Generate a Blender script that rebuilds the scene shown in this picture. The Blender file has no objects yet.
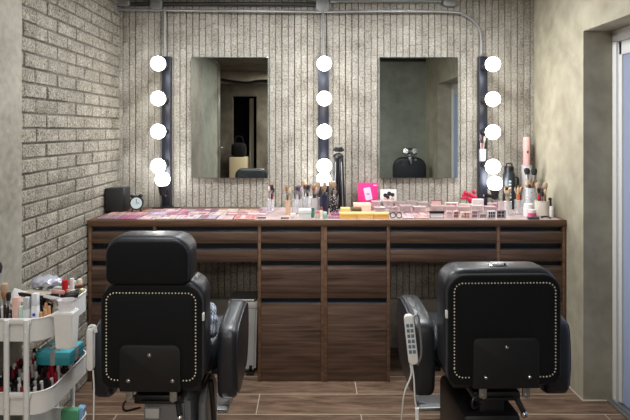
import bpy, bmesh, math, random
from mathutils import Vector, Matrix
random.seed(7)
R = random.Random(11)
PI = math.pi
C = bpy.context.scene.collection
F = 530.0; H = 1.4           # focal length in pixels of a 630 px wide frame, eye height in metres
def wx(px, Y): return (px - 310.0) * Y / F
def wz(py, Y): return H - (py - 130.0) * Y / F

# ------------------------------------------------------------------ materials
def lin(c):
    return tuple(((v/255)/12.92 if v/255 <= 0.04045 else ((v/255+0.055)/1.055)**2.4) for v in c) + (1.0,)
MATS = {}
def mat(name, rgb, rough=0.5, metal=0.0, spec=0.5, emit=None, es=0.0, alpha=None, trans=0.0, var=0.06, bump=0.0, bscale=60.0, coat=0.0, sheen=0.0):
    if name in MATS: return MATS[name]
    m = bpy.data.materials.new(name); m.use_nodes = True
    nt = m.node_tree; b = nt.nodes['Principled BSDF']
    b.inputs['Roughness'].default_value = rough
    b.inputs['Metallic'].default_value = metal
    b.inputs['Specular IOR Level'].default_value = spec
    b.inputs['Transmission Weight'].default_value = trans
    b.inputs['Coat Weight'].default_value = coat
    b.inputs['Sheen Weight'].default_value = sheen
    if alpha is not None: b.inputs['Alpha'].default_value = alpha
    c = lin(rgb)
    tc = nt.nodes.new('ShaderNodeTexCoord')
    n = nt.nodes.new('ShaderNodeTexNoise'); n.inputs['Scale'].default_value = bscale; n.inputs['Detail'].default_value = 4
    nt.links.new(tc.outputs['Object'], n.inputs['Vector'])
    mr = nt.nodes.new('ShaderNodeMix'); mr.data_type = 'RGBA'
    mr.inputs[6].default_value = tuple(v*(1-var) for v in c[:3]) + (1,)
    mr.inputs[7].default_value = tuple(min(1, v*(1+var)) for v in c[:3]) + (1,)
    nt.links.new(n.outputs['Fac'], mr.inputs[0])
    nt.links.new(mr.outputs[2], b.inputs['Base Color'])
    if bump > 0:
        bp = nt.nodes.new('ShaderNodeBump'); bp.inputs['Strength'].default_value = bump; bp.inputs['Distance'].default_value = 0.002
        nt.links.new(n.outputs['Fac'], bp.inputs['Height']); nt.links.new(bp.outputs[0], b.inputs['Normal'])
    if emit:
        b.inputs['Emission Color'].default_value = lin(emit); b.inputs['Emission Strength'].default_value = es
    MATS[name] = m
    return m

def ramp_mat(name, stops, scale=(1,1,1), nscale=5.0, detail=6, rough=0.8, bump=0.4, bdist=0.003, spec=0.3, nscale2=None, mix2=0.5, distort=0.0, fine=None):
    m = bpy.data.materials.new(name); m.use_nodes = True
    nt = m.node_tree; b = nt.nodes['Principled BSDF']
    b.inputs['Roughness'].default_value = rough; b.inputs['Specular IOR Level'].default_value = spec
    tc = nt.nodes.new('ShaderNodeTexCoord'); mp = nt.nodes.new('ShaderNodeMapping')
    mp.inputs['Scale'].default_value = scale
    nt.links.new(tc.outputs['Object'], mp.inputs['Vector'])
    n = nt.nodes.new('ShaderNodeTexNoise'); n.inputs['Scale'].default_value = nscale; n.inputs['Detail'].default_value = detail
    n.inputs['Roughness'].default_value = 0.6; n.inputs['Distortion'].default_value = distort
    nt.links.new(mp.outputs[0], n.inputs['Vector'])
    fac = n.outputs['Fac']
    if nscale2:
        n2 = nt.nodes.new('ShaderNodeTexNoise'); n2.inputs['Scale'].default_value = nscale2; n2.inputs['Detail'].default_value = 4
        nt.links.new(tc.outputs['Object'] if fine else mp.outputs[0], n2.inputs['Vector'])
        mx = nt.nodes.new('ShaderNodeMix'); mx.inputs[0].default_value = mix2
        nt.links.new(fac, mx.inputs[2]); nt.links.new(n2.outputs['Fac'], mx.inputs[3]); fac = mx.outputs[0]
    cr = nt.nodes.new('ShaderNodeValToRGB')
    while len(cr.color_ramp.elements) < len(stops): cr.color_ramp.elements.new(0.5)
    for e, (p, c) in zip(cr.color_ramp.elements, stops): e.position = p; e.color = lin(c)
    nt.links.new(fac, cr.inputs[0]); nt.links.new(cr.outputs[0], b.inputs['Base Color'])
    bp = nt.nodes.new('ShaderNodeBump'); bp.inputs['Strength'].default_value = bump; bp.inputs['Distance'].default_value = bdist
    nt.links.new(fac, bp.inputs['Height']); nt.links.new(bp.outputs[0], b.inputs['Normal'])
    MATS[name] = m
    return m

M_RIB = ramp_mat('ribbed_concrete', [(0.34,(104,99,91)),(0.45,(142,137,127)),(0.55,(162,157,147)),(0.68,(188,184,174))], scale=(1,1,1), nscale=7, nscale2=95, mix2=0.6, rough=0.9, bump=0.6, bdist=0.003)
M_RIBBACK = mat('rib_groove', (82,75,68), rough=0.95)
M_BRICK = ramp_mat('grey_brick', [(0.36,(78,74,66)),(0.45,(120,114,103)),(0.54,(146,140,128)),(0.66,(178,172,160))], nscale=14, nscale2=120, mix2=0.7, rough=0.95, bump=0.8, bdist=0.004)
M_MORTAR = ramp_mat('mortar', [(0.3,(84,80,72)),(0.7,(126,121,112))], nscale=40, rough=0.95)
M_CONC = ramp_mat('concrete', [(0.32,(120,115,104)),(0.5,(148,143,131)),(0.68,(168,163,151))], nscale=3, nscale2=30, mix2=0.35, rough=0.85, bump=0.3)
M_PLASTER = ramp_mat('trowelled_plaster', [(0.30,(138,131,113)),(0.45,(158,151,132)),(0.57,(172,166,146)),(0.75,(188,182,162))], nscale=2.6, nscale2=11, mix2=0.35, rough=0.7, bump=0.35, bdist=0.004, distort=0.8)
M_DPLASTER = M_PLASTER
M_CEIL = ramp_mat('ceiling_concrete', [(0.3,(80,77,72)),(0.7,(120,116,108))], nscale=3, rough=0.9)
M_WALNUT = ramp_mat('walnut', [(0.28,(58,44,37)),(0.45,(84,65,54)),(0.6,(102,80,67)),(0.75,(122,98,82))], scale=(1.2,8,26), nscale=2.2, detail=6, rough=0.42, bump=0.1, bdist=0.001, distort=0.5)
M_WALNUTE = ramp_mat('walnut_edge', [(0.3,(84,61,47)),(0.7,(124,95,74))], scale=(2,8,26), nscale=2.0, rough=0.45, bump=0.05)
M_BLACK = mat('black_plastic', (20,20,23), rough=0.4)
M_CHAN = mat('channel_black', (10,10,12), rough=0.5)
M_STRIP = mat('channel_metal', (72,84,100), rough=0.32, metal=0.7)
M_LEATHER = mat('black_leather', (30,33,39), rough=0.38, spec=0.5, bump=0.25, bscale=220, coat=0.05, var=0.15)
M_VELVET = mat('black_upholstery', (7,8,12), rough=0.75, spec=0.22, bump=0.1, bscale=90, var=0.25, sheen=0.05)
M_GREYL = mat('grey_leather', (86,88,93), rough=0.38, spec=0.5, bump=0.2, bscale=220)
M_CHROME = mat('chrome', (205,206,210), rough=0.16, metal=1.0)
M_STEEL = mat('steel', (165,166,166), rough=0.38, metal=0.85)
M_GALV = mat('galvanised', (150,151,150), rough=0.45, metal=0.55, var=0.15)
M_STUD = mat('brass_stud', (222,214,190), rough=0.35, metal=0.4)
M_WHITE = mat('white_paint', (214,215,214), rough=0.45)
M_WPLAS = mat('white_plastic', (218,218,216), rough=0.4)
M_GREYM = mat('grey_metal', (128,132,138), rough=0.35, metal=0.5)
M_BULB = mat('bulb_glow', (255,255,255), emit=(250,252,252), es=14.0)
M_BULBW = mat('bulb_glow_warm', (255,255,255), emit=(255,240,220), es=13.0)
M_CLEAR = mat('clear_acrylic', (235,238,240), rough=0.08, trans=0.0, alpha=0.30, spec=0.7)
M_FROST = mat('frosted_acrylic', (225,222,224), rough=0.3, alpha=0.55)
M_PCLEAR = mat('pink_acrylic', (222,206,206), rough=0.12, alpha=0.38)
M_BAR = mat('bar_paint', (42,45,56), rough=0.35, metal=0.4)
M_DOOR = mat('door_white', (196,200,212), rough=0.3, var=0.02)
M_MIRROR = mat('mirror_silver', (228,232,228), rough=0.0, metal=1.0, var=0.0)
M_MEDGE = mat('mirror_edge', (120,150,150), rough=0.2)
def colour(rgb, rough=0.45, metal=0.0):
    return mat('paint_%d_%d_%d%s' % (rgb[0], rgb[1], rgb[2], '_m' if metal else ''), rgb, rough=rough, metal=metal)

def floor_mat():
    m = bpy.data.materials.new('wood_tile_floor'); m.use_nodes = True
    nt = m.node_tree; b = nt.nodes['Principled BSDF']; b.inputs['Roughness'].default_value = 0.5
    b.inputs['Specular IOR Level'].default_value = 0.35
    tc = nt.nodes.new('ShaderNodeTexCoord'); mp = nt.nodes.new('ShaderNodeMapping')
    mp.inputs['Location'].default_value = (0.266, -0.01, 0)
    nt.links.new(tc.outputs['Object'], mp.inputs['Vector'])
    br = nt.nodes.new('ShaderNodeTexBrick')
    br.inputs['Scale'].default_value = 1.0; br.inputs['Brick Width'].default_value = 1.2; br.inputs['Row Height'].default_value = 0.2
    br.inputs['Mortar Size'].default_value = 0.0022; br.inputs['Mortar Smooth'].default_value = 0.1
    br.offset = 0.57; br.inputs['Color1'].default_value = (0,0,0,1); br.inputs['Color2'].default_value = (1,1,1,1)
    nt.links.new(mp.outputs[0], br.inputs['Vector'])
    mp2 = nt.nodes.new('ShaderNodeMapping'); mp2.inputs['Scale'].default_value = (1.3, 9, 1)
    nt.links.new(tc.outputs['Object'], mp2.inputs['Vector'])
    n = nt.nodes.new('ShaderNodeTexNoise'); n.noise_dimensions = '4D'; n.inputs['Scale'].default_value = 3.2; n.inputs['Detail'].default_value = 8; n.inputs['Roughness'].default_value = 0.65; n.inputs['Distortion'].default_value = 0.7
    nt.links.new(mp2.outputs[0], n.inputs['Vector'])
    mul = nt.nodes.new('ShaderNodeMath'); mul.operation = 'MULTIPLY'; mul.inputs[1].default_value = 9.0
    nt.links.new(br.outputs['Color'], mul.inputs[0]); nt.links.new(mul.outputs[0], n.inputs['W'])
    cr = nt.nodes.new('ShaderNodeValToRGB'); st = [(0.3,(66,50,40)),(0.45,(98,78,63)),(0.56,(120,97,80)),(0.72,(148,124,104))]
    while len(cr.color_ramp.elements) < 4: cr.color_ramp.elements.new(0.5)
    for e, (p, c) in zip(cr.color_ramp.elements, st): e.position = p; e.color = lin(c)
    nt.links.new(n.outputs['Fac'], cr.inputs[0])
    mx = nt.nodes.new('ShaderNodeMix'); mx.data_type = 'RGBA'; mx.inputs[7].default_value = lin((186,172,152))
    nt.links.new(br.outputs['Fac'], mx.inputs[0]); nt.links.new(cr.outputs[0], mx.inputs[6]); nt.links.new(mx.outputs[2], b.inputs['Base Color'])
    bp = nt.nodes.new('ShaderNodeBump'); bp.inputs['Strength'].default_value = 0.25; bp.inputs['Distance'].default_value = 0.002
    nt.links.new(n.outputs['Fac'], bp.inputs['Height']); nt.links.new(bp.outputs[0], b.inputs['Normal'])
    return m
M_FLOOR = floor_mat()

def frost_glass():
    m = bpy.data.materials.new('frosted_door_glass'); m.use_nodes = True
    nt = m.node_tree; b = nt.nodes['Principled BSDF']; b.inputs['Base Color'].default_value = lin((205,212,228)); b.inputs['Roughness'].default_value = .25
    tr = nt.nodes.new('ShaderNodeBsdfTranslucent'); tr.inputs['Color'].default_value = lin((222,230,246))
    mx = nt.nodes.new('ShaderNodeMixShader'); mx.inputs[0].default_value = .7
    nt.links.new(b.outputs[0], mx.inputs[1]); nt.links.new(tr.outputs[0], mx.inputs[2])
    nt.links.new(mx.outputs[0], nt.nodes['Material Output'].inputs[0])
    return m
def gingham_mat():
    m = bpy.data.materials.new('gingham'); m.use_nodes = True
    nt = m.node_tree; b = nt.nodes['Principled BSDF']; b.inputs['Roughness'].default_value = 0.9
    tc = nt.nodes.new('ShaderNodeTexCoord')
    mp = nt.nodes.new('ShaderNodeMapping'); mp.inputs['Rotation'].default_value = (0.5, 0.6, 0.5)
    ck = nt.nodes.new('ShaderNodeTexChecker'); ck.inputs['Scale'].default_value = 95
    ck.inputs['Color1'].default_value = lin((52,66,100)); ck.inputs['Color2'].default_value = lin((198,204,214))
    nt.links.new(tc.outputs['Object'], mp.inputs[0]); nt.links.new(mp.outputs[0], ck.inputs['Vector']); nt.links.new(ck.outputs[0], b.inputs['Base Color'])
    return m
M_GING = gingham_mat()
def floral_mat():
    m = bpy.data.materials.new('dark_floral'); m.use_nodes = True
    nt = m.node_tree; b = nt.nodes['Principled BSDF']; b.inputs['Roughness'].default_value = 0.8
    tc = nt.nodes.new('ShaderNodeTexCoord'); v = nt.nodes.new('ShaderNodeTexVoronoi'); v.inputs['Scale'].default_value = 110
    cr = nt.nodes.new('ShaderNodeValToRGB'); cr.color_ramp.elements[0].position = .25; cr.color_ramp.elements[0].color = lin((225,215,210))
    cr.color_ramp.elements[1].position = .42; cr.color_ramp.elements[1].color = lin((38,40,48))
    nt.links.new(tc.outputs['Object'], v.inputs['Vector']); nt.links.new(v.outputs['Distance'], cr.inputs[0]); nt.links.new(cr.outputs[0], b.inputs['Base Color'])
    return m
M_FLORAL = floral_mat()

# ------------------------------------------------------------------ mesh helpers
def nb(): return bmesh.new()
def merge(bm, sub, mtx=None):
    if mtx is not None: sub.transform(mtx)
    tmp = bpy.data.meshes.new('tmp'); sub.to_mesh(tmp); sub.free(); bm.from_mesh(tmp); bpy.data.meshes.remove(tmp)
    return bm
def box(bm, x0, x1, y0, y1, z0, z1, bev=0.0, seg=2, mtx=None):
    s = bmesh.new(); bmesh.ops.create_cube(s, size=1.0)
    s.transform(Matrix.Translation(((x0+x1)/2, (y0+y1)/2, (z0+z1)/2)) @ Matrix.Diagonal((x1-x0, y1-y0, z1-z0, 1)))
    if bev > 0: bmesh.ops.bevel(s, geom=list(s.edges), offset=bev, segments=seg, affect='EDGES', profile=0.5)
    return merge(bm, s, mtx)
def rot_to(d):
    return Vector((0,0,1)).rotation_difference(Vector(d).normalized()).to_matrix().to_4x4()
def cyl(bm, p0, p1, r0, r1=None, seg=16, bev=0.0):
    p0, p1 = Vector(p0), Vector(p1); r1 = r0 if r1 is None else r1
    L = (p1-p0).length
    s = bmesh.new(); bmesh.ops.create_cone(s, cap_ends=True, segments=seg, radius1=r0, radius2=max(r1,1e-5), depth=L)
    if bev > 0:
        es = [e for e in s.edges if abs(e.verts[0].co.z - e.verts[1].co.z) < 1e-6]
        bmesh.ops.bevel(s, geom=es, offset=bev, segments=2, affect='EDGES')
    return merge(bm, s, Matrix.Translation((p0+p1)/2) @ rot_to(p1-p0))
def ball(bm, c, r, seg=16, sc=(1,1,1)):
    s = bmesh.new(); bmesh.ops.create_uvsphere(s, u_segments=seg, v_segments=max(6, seg//2+2), radius=r)
    return merge(bm, s, Matrix.Translation(c) @ Matrix.Diagonal((sc[0], sc[1], sc[2], 1)))
def lathe(bm, prof, c=(0,0,0), seg=20, mtx=None):
    s = bmesh.new(); rings = []
    for r, z in prof:
        if r < 1e-6: rings.append([s.verts.new((0,0,z))])
        else: rings.append([s.verts.new((r*math.cos(2*PI*i/seg), r*math.sin(2*PI*i/seg), z)) for i in range(seg)])
    for a, b in zip(rings, rings[1:]):
        for i in range(seg):
            j = (i+1) % seg
            f = [a[i % len(a)], a[j % len(a)], b[j % len(b)], b[i % len(b)]]
            u = []
            for v in f:
                if v not in u: u.append(v)
            if len(u) > 2: s.faces.new(u)
    bmesh.ops.recalc_face_normals(s, faces=list(s.faces))
    return merge(bm, s, Matrix.Translation(c) @ (mtx or Matrix.Identity(4)))
def smooth_path(pts, n=6):
    pts = [Vector(p) for p in pts]
    if len(pts) < 3: return pts
    P = [pts[0]*2-pts[1]] + pts + [pts[-1]*2-pts[-2]]
    out = []
    for i in range(1, len(P)-2):
        a, b, c, d = P[i-1], P[i], P[i+1], P[i+2]
        for k in range(n):
            t = k/n
            out.append(0.5*((2*b)+(c-a)*t+(2*a-5*b+4*c-d)*t*t+(3*b-a-3*c+d)*t**3))
    out.append(pts[-1]); return out
def tube(bm, pts, r, seg=8, smooth=True, n=6):
    pts = smooth_path(pts, n) if smooth else [Vector(p) for p in pts]
    s = bmesh.new(); rings = []; up = None
    for i, p in enumerate(pts):
        d = (pts[min(i+1, len(pts)-1)] - pts[max(i-1, 0)]).normalized()
        if up is None:
            up = Vector((0,0,1)) if abs(d.z) < 0.9 else Vector((1,0,0))
        u = (up - d*up.dot(d)).normalized(); v = d.cross(u); up = u
        rings.append([s.verts.new(p + r*(u*math.cos(2*PI*k/seg)+v*math.sin(2*PI*k/seg))) for k in range(seg)])
    for a, b in zip(rings, rings[1:]):
        for k in range(seg): s.faces.new((a[k], a[(k+1)%seg], b[(k+1)%seg], b[k]))
    s.faces.new(rings[0][::-1]); s.faces.new(rings[-1])
    bmesh.ops.recalc_face_normals(s, faces=list(s.faces))
    return merge(bm, s)
def rr(x0, x1, z0, z1, r, n=6):
    """rounded rectangle outline; r may be one radius or four (bl, br, tr, tl)"""
    if not isinstance(r, (tuple, list)): r = (r,)*4
    out = []
    for (cx, cz, a0, q) in ((x0+r[0], z0+r[0], PI, r[0]), (x1-r[1], z0+r[1], 1.5*PI, r[1]), (x1-r[2], z1-r[2], 0, r[2]), (x0+r[3], z1-r[3], .5*PI, r[3])):
        for k in range(n+1):
            a = a0 + .5*PI*k/n
            out.append((cx+q*math.cos(a), cz+q*math.sin(a)))
    return out
def slab(bm, outline, a, b, axis='Y', bev=0.0, seg=3, mtx=None):
    """outline extruded from a to b along axis; rim edges beveled"""
    s = bmesh.new()
    def pt(u, v, w):
        return {'Y': (u, w, v), 'X': (w, u, v), 'Z': (u, v, w)}[axis]
    va = [s.verts.new(pt(u, v, a)) for u, v in outline]; vb = [s.verts.new(pt(u, v, b)) for u, v in outline]
    fa = s.faces.new(va); fb = s.faces.new(vb[::-1]); n = len(outline)
    for i in range(n): s.faces.new((va[i], vb[i], vb[(i+1)%n], va[(i+1)%n]))
    bmesh.ops.recalc_face_normals(s, faces=list(s.faces))
    if bev > 0:
        es = [e for e in s.edges if (e.verts[0] in va and e.verts[1] in va) or (e.verts[0] in vb and e.verts[1] in vb)]
        bmesh.ops.bevel(s, geom=es, offset=bev, segments=seg, affect='EDGES', profile=0.5)
    return merge(bm, s, mtx)

def obj(name, bm, m, parent=None, loc=None, rot=None, sharp=35):
    bmesh.ops.remove_doubles(bm, verts=list(bm.verts), dist=1e-6)
    lim = math.radians(sharp)
    for e in bm.edges:
        if len(e.link_faces) != 2 or e.calc_face_angle(0) > lim: e.smooth = False
    for f in bm.faces: f.smooth = True
    me = bpy.data.meshes.new(name); bm.to_mesh(me); bm.free()
    me.materials.append(m)
    o = bpy.data.objects.new(name, me); C.objects.link(o)
    if parent is not None: o.parent = parent
    if loc is not None: o.location = loc
    if rot is not None: o.rotation_euler = rot
    return o
def tag(o, label, cat, group=None):
    o['label'] = label; o['category'] = cat
    if group: o['group'] = group
    return o
def thing(name, label, cat, loc=(0,0,0), rotz=0.0, group=None):
    o = bpy.data.objects.new(name, None); C.objects.link(o); o.empty_display_size = 0.05
    o.location = loc; o.rotation_euler = (0, 0, rotz)
    return tag(o, label, cat, group)
def struct(name, bm, m, sharp=35):
    o = obj(name, bm, m, sharp=sharp); o['kind'] = 'structure'; return o
def dup(root, loc=None, rot=None, label=None, group=None):
    r = root.copy(); C.objects.link(r)
    if loc is not None: r.location = loc
    if rot is not None: r.rotation_euler = rot if isinstance(rot, (tuple, list)) else (0, 0, rot)
    if label: r['label'] = label
    if group: r['group'] = group
    for ch in list(root.children):
        c = ch.copy(); C.objects.link(c); c.parent = r
        for g in list(ch.children):
            d = g.copy(); C.objects.link(d); d.parent = c
    return r

# ------------------------------------------------------------------ the setting
YB = 3.456; XL = -1.239; CZ = 2.30; YF = 2.944
bm = nb(); box(bm, -3.2, 3.0, -4.2, 3.6, -0.05, 0.0); struct('floor', bm, M_FLOOR)
bm = nb(); box(bm, -3.2, 3.0, -4.2, 3.6, CZ, CZ+0.08); struct('ceiling', bm, M_CEIL)

# ribbed back wall: every rib is a stack of rough-faced blocks, in one mesh
bm = nb()
rv = random.Random(3)
pitch = 0.0415; n = int((1.49+1.26)/pitch)+1
for i in range(n):
    x0 = -1.26 + i*pitch; w = pitch - rv.uniform(0.0028, 0.0052)
    z = -0.02 - rv.random()*0.05
    dcol = rv.uniform(-0.0015, 0.0015)
    while z < CZ:
        h = rv.choice([0.057, 0.057, 0.057, 0.114])
        z1 = min(z+h-0.0006, CZ)
        d = dcol + rv.uniform(-0.0006, 0.0006); t = rv.uniform(-.0008, .0008)
        yb = YB+0.02; yf = YB-0.004+d; e = 0.002
        v = [bm.verts.new(p) for p in ((x0,yb,z),(x0+w,yb,z),(x0+w,yb,z1),(x0,yb,z1),
             (x0,yf+e,z),(x0+w,yf+e,z),(x0+w,yf+e,z1),(x0,yf+e,z1),
             (x0+e,yf+t,z+.0006),(x0+w-e,yf-t,z+.0006),(x0+w-e,yf-t,z1-.0006),(x0+e,yf+t,z1-.0006))]
        for q in ((4,5,1,0),(5,6,2,1),(6,7,3,2),(7,4,0,3),(8,9,5,4),(9,10,6,5),(10,11,7,6),(11,8,4,7),(11,10,9,8)):
            bm.faces.new([v[k] for k in q])
        z += h
bmesh.ops.recalc_face_normals(bm, faces=list(bm.faces))
struct('wall_back', bm, M_RIB)
bm = nb(); box(bm, -1.5, 1.8, YB+0.008, YB+0.14, 0, CZ); o = struct('wall_back_core', bm, M_RIBBACK)
# low concrete upstand at the foot of the back wall
bm = nb(); box(bm, XL-0.02, 1.46, YB-0.05, YB+0.01, 0.0, 0.31, 0.004); struct('baseboard_back', bm, M_CONC)

# brick wall, real courses over a mortar bed
bm = nb(); box(bm, XL-0.2, XL-0.008, 2.18, 3.6, 0, CZ); struct('wall_left_core', bm, M_MORTAR)
bm = nb(); rb = random.Random(5)
ch = 0.0668; bl = 0.205; k = 0; z = 0.008
while z < CZ:
    y = 2.2 - (bl*0.5 if k % 2 else 0.0) + rb.uniform(-.006,.006)
    while y < YB+0.01:
        y0 = max(y, 2.19); y1 = min(y+bl-0.009, YB+0.02); z0 = z; z1 = min(z+ch-0.009, CZ)
        if y1-y0 > 0.01 and z1-z0 > 0.01:
            d = XL + rb.uniform(-.003, .0025); e = 0.004; j = lambda: rb.uniform(-.0015,.0015)
            v = [bm.verts.new(p) for p in ((XL-.05,y0,z0),(XL-.05,y1,z0),(XL-.05,y1,z1),(XL-.05,y0,z1),
                (d-e,y0,z0),(d-e,y1,z0),(d-e,y1,z1),(d-e,y0,z1),
                (d+j(),y0+e+j(),z0+e),(d+j(),y1-e+j(),z0+e),(d+j(),y1-e+j(),z1-e),(d+j(),y0+e+j(),z1-e))]
            for q in ((0,1,5,4),(1,2,6,5),(2,3,7,6),(3,0,4,7),(4,5,9,8),(5,6,10,9),(6,7,11,10),(7,4,8,11),(8,9,10,11)):
                bm.faces.new([v[i] for i in q])
        y += bl + rb.uniform(-.004,.004)
    z += ch; k += 1
bmesh.ops.recalc_face_normals(bm, faces=list(bm.faces))
struct('wall_left', bm, M_BRICK)
# concrete pier and plain wall beside the camera
bm = nb(); box(bm, XL-0.25, -1.203, 0.9, 2.222, 0, CZ, 0.012); struct('wall_left_pier', bm, M_CONC)
M_GPL = ramp_mat('grey_green_plaster', [(0.3,(128,132,122)),(0.55,(152,156,146)),(0.75,(168,172,160))], nscale=2.5, nscale2=10, mix2=.3, rough=.75, bump=.2)
bm = nb(); box(bm, XL-0.25, -1.215, -0.2, 0.91, 0, CZ); struct('wall_left_plain', bm, M_GPL)

# right-hand wall: plastered pier, deep door reveal, sliding door
def quad_prism(bm, pts, z0, z1):
    a = [bm.verts.new((x, y, z0)) for x, y in pts]; b = [bm.verts.new((x, y, z1)) for x, y in pts]
    bm.faces.new(a); bm.faces.new(b[::-1]); m_ = len(pts)
    for i in range(m_): bm.faces.new((a[i], b[i], b[(i+1)%m_], a[(i+1)%m_]))
    bmesh.ops.recalc_face_normals(bm, faces=list(bm.faces))
YR = 2.738; XR = 1.412
bm = nb(); quad_prism(bm, [(XR, YR), (1.461, YB+0.02), (1.461, 3.6), (1.80, 3.6), (1.80, YR)], 0, CZ)
quad_prism(bm, [(XR, 0.35), (XR, YR), (1.80, YR), (1.80, 0.35)], 1.911, CZ)
quad_prism(bm, [(XR, 0.25), (XR, 0.99), (1.80, 0.99), (1.80, 0.25)], 0, 1.911)
struct('wall_right', bm, M_PLASTER)
XD = 1.56
bm = nb(); box(bm, XD, XD+0.1, 0.99, YR, 1.85, 1.911, 0.004); box(bm, XD, XD+0.1, YR-0.035, YR, 0, 1.86, 0.004); box(bm, XD, XD+0.1, 0.99, 1.03, 0, 1.86, 0.004)
df = struct('door_1', bm, M_WPLAS)
bm = nb(); box(bm, XD+0.02, XD+0.05, 1.03, YR-0.035, 0.02, 1.85, 0.003); o = obj('door_panel', bm, frost_glass(), df)
bm = nb(); box(bm, XD+0.012, XD+0.03, YR-0.065, YR-0.035, 0.02, 1.85, 0.003); box(bm, XD+0.012, XD+0.03, 1.04, YR-0.04, 1.78, 1.85, 0.003); obj('door_stile', bm, M_WPLAS, df)
bm = nb(); box(bm, XD-0.03, XD+0.03, 0.99, YR, 0.0, 0.012, 0.003); box(bm, XD-0.012, XD-0.004, 0.99, YR, 0.012, 0.02); obj('door_track', bm, M_STEEL, df)
bm = nb(); box(bm, XR, XD, 2.729, 2.738, 0.0, 0.007, 0.001); box(bm, XR-0.006, XR, 2.73, 2.944, 0.0, 0.006); struct('trim_1', bm, colour((186,176,158)))
# wall behind the camera, seen in the mirrors
bm = nb(); box(bm, 0.50, 1.80, 0.20, 0.36, 0, CZ); struct('wall_rear', bm, M_GPL)
bm = nb(); box(bm, 0.50, 1.41, 0.36, 0.40, 2.235, 2.262, 0.004); struct('trim_2', bm, colour((60,56,50)))
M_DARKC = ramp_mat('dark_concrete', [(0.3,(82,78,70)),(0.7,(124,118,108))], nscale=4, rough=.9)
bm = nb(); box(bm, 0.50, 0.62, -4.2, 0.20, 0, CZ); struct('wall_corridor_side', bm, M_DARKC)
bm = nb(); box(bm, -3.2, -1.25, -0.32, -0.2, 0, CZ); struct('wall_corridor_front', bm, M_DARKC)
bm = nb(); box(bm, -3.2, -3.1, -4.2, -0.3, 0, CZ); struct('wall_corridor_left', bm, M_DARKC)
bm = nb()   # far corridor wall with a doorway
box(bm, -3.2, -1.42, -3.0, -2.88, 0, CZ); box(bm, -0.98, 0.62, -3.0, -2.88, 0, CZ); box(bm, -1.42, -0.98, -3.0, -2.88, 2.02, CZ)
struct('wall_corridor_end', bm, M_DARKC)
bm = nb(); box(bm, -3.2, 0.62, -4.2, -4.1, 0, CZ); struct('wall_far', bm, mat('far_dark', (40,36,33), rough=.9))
bm = nb(); box(bm, -3.1, 0.50, -1.60, -1.25, 2.14, CZ, 0.01); struct('trim_3', bm, M_CONC)
bm = nb(); box(bm, -1.29, -1.20, -0.24, -0.2, 0, 2.28, 0.004); box(bm, -1.214, -1.204, -0.23, -0.12, 0, 2.28, 0.002)
dj = struct('door_2', bm, mat('jamb', (120,122,118), rough=.4, metal=.4))
bm = nb(); box(bm, -1.204, -1.196, -0.19, -0.155, 1.05, 1.27, 0.003); cyl(bm, (-1.198,-0.172,1.17), (-1.155,-0.172,1.17), 0.009); cyl(bm, (-1.158,-0.172,1.17), (-1.158,-0.06,1.165), 0.008)
obj('door_handle', bm, M_STEEL, dj)
bm = nb(); box(bm, -1.15, -1.07, -3.3, -3.22, 0, 2.0); struct('trim_4', bm, colour((214,204,184)))
# things in the corridor that the mirror shows
t = tag(obj('storage_box', (lambda b: box(b, -1.42, -1.12, -2.80, -2.45, 0.0, 0.92, 0.015))(nb()), colour((190,178,150))), 'cream storage cabinet in the dark corridor seen in the mirror', 'cabinet')
bm = nb(); box(bm, -1.40,-1.14,-2.75,-2.5,.921,1.17,.07,4); tube(bm, [(-1.35,-2.62,1.15),(-1.32,-2.62,1.27),(-1.22,-2.62,1.27),(-1.19,-2.62,1.15)], .012)
t = tag(obj('duffel_bag', bm, M_VELVET), 'black bag heaped on the cream corridor cabinet seen in the mirror', 'bag')
bm = nb(); tube(bm, [(-1.25+0.0,-0.55,2.1),(-0.9,-0.6,2.06),(-0.6,-0.6,2.09),(0.48,-0.6,2.08)], 0.022, 8)
tag(obj('ceiling_pipe', bm, M_BLACK), 'black pipe running under the corridor ceiling seen in the mirror', 'pipe')

# ------------------------------------------------------------------ mirrors on the back wall
def mirror(x0, x1, label):
    Y = 3.425
    t = thing('wall_mirror', label, 'mirror', ((x0+x1)/2, Y, wz(178, Y)), group=None)
    w = (x1-x0)/2; h = wz(57, Y)-wz(178, Y)
    bm = nb(); box(bm, -w, w, 0.003, 0.020, 0, h, 0.001); obj('mirror_backing', bm, M_MEDGE, t)
    bm = nb(); box(bm, -w+0.0015, w-0.0015, 0.0, 0.003, 0.0015, h-0.0015); obj('mirror_glass', bm, M_MIRROR, t)
mirror(wx(191,3.425), wx(268,3.425), 'frameless rectangular mirror reflecting the dark corridor and a headrest')
mirror(wx(379.5,3.425), wx(458,3.425), 'frameless rectangular mirror reflecting a bare plastered wall and corner')

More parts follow.
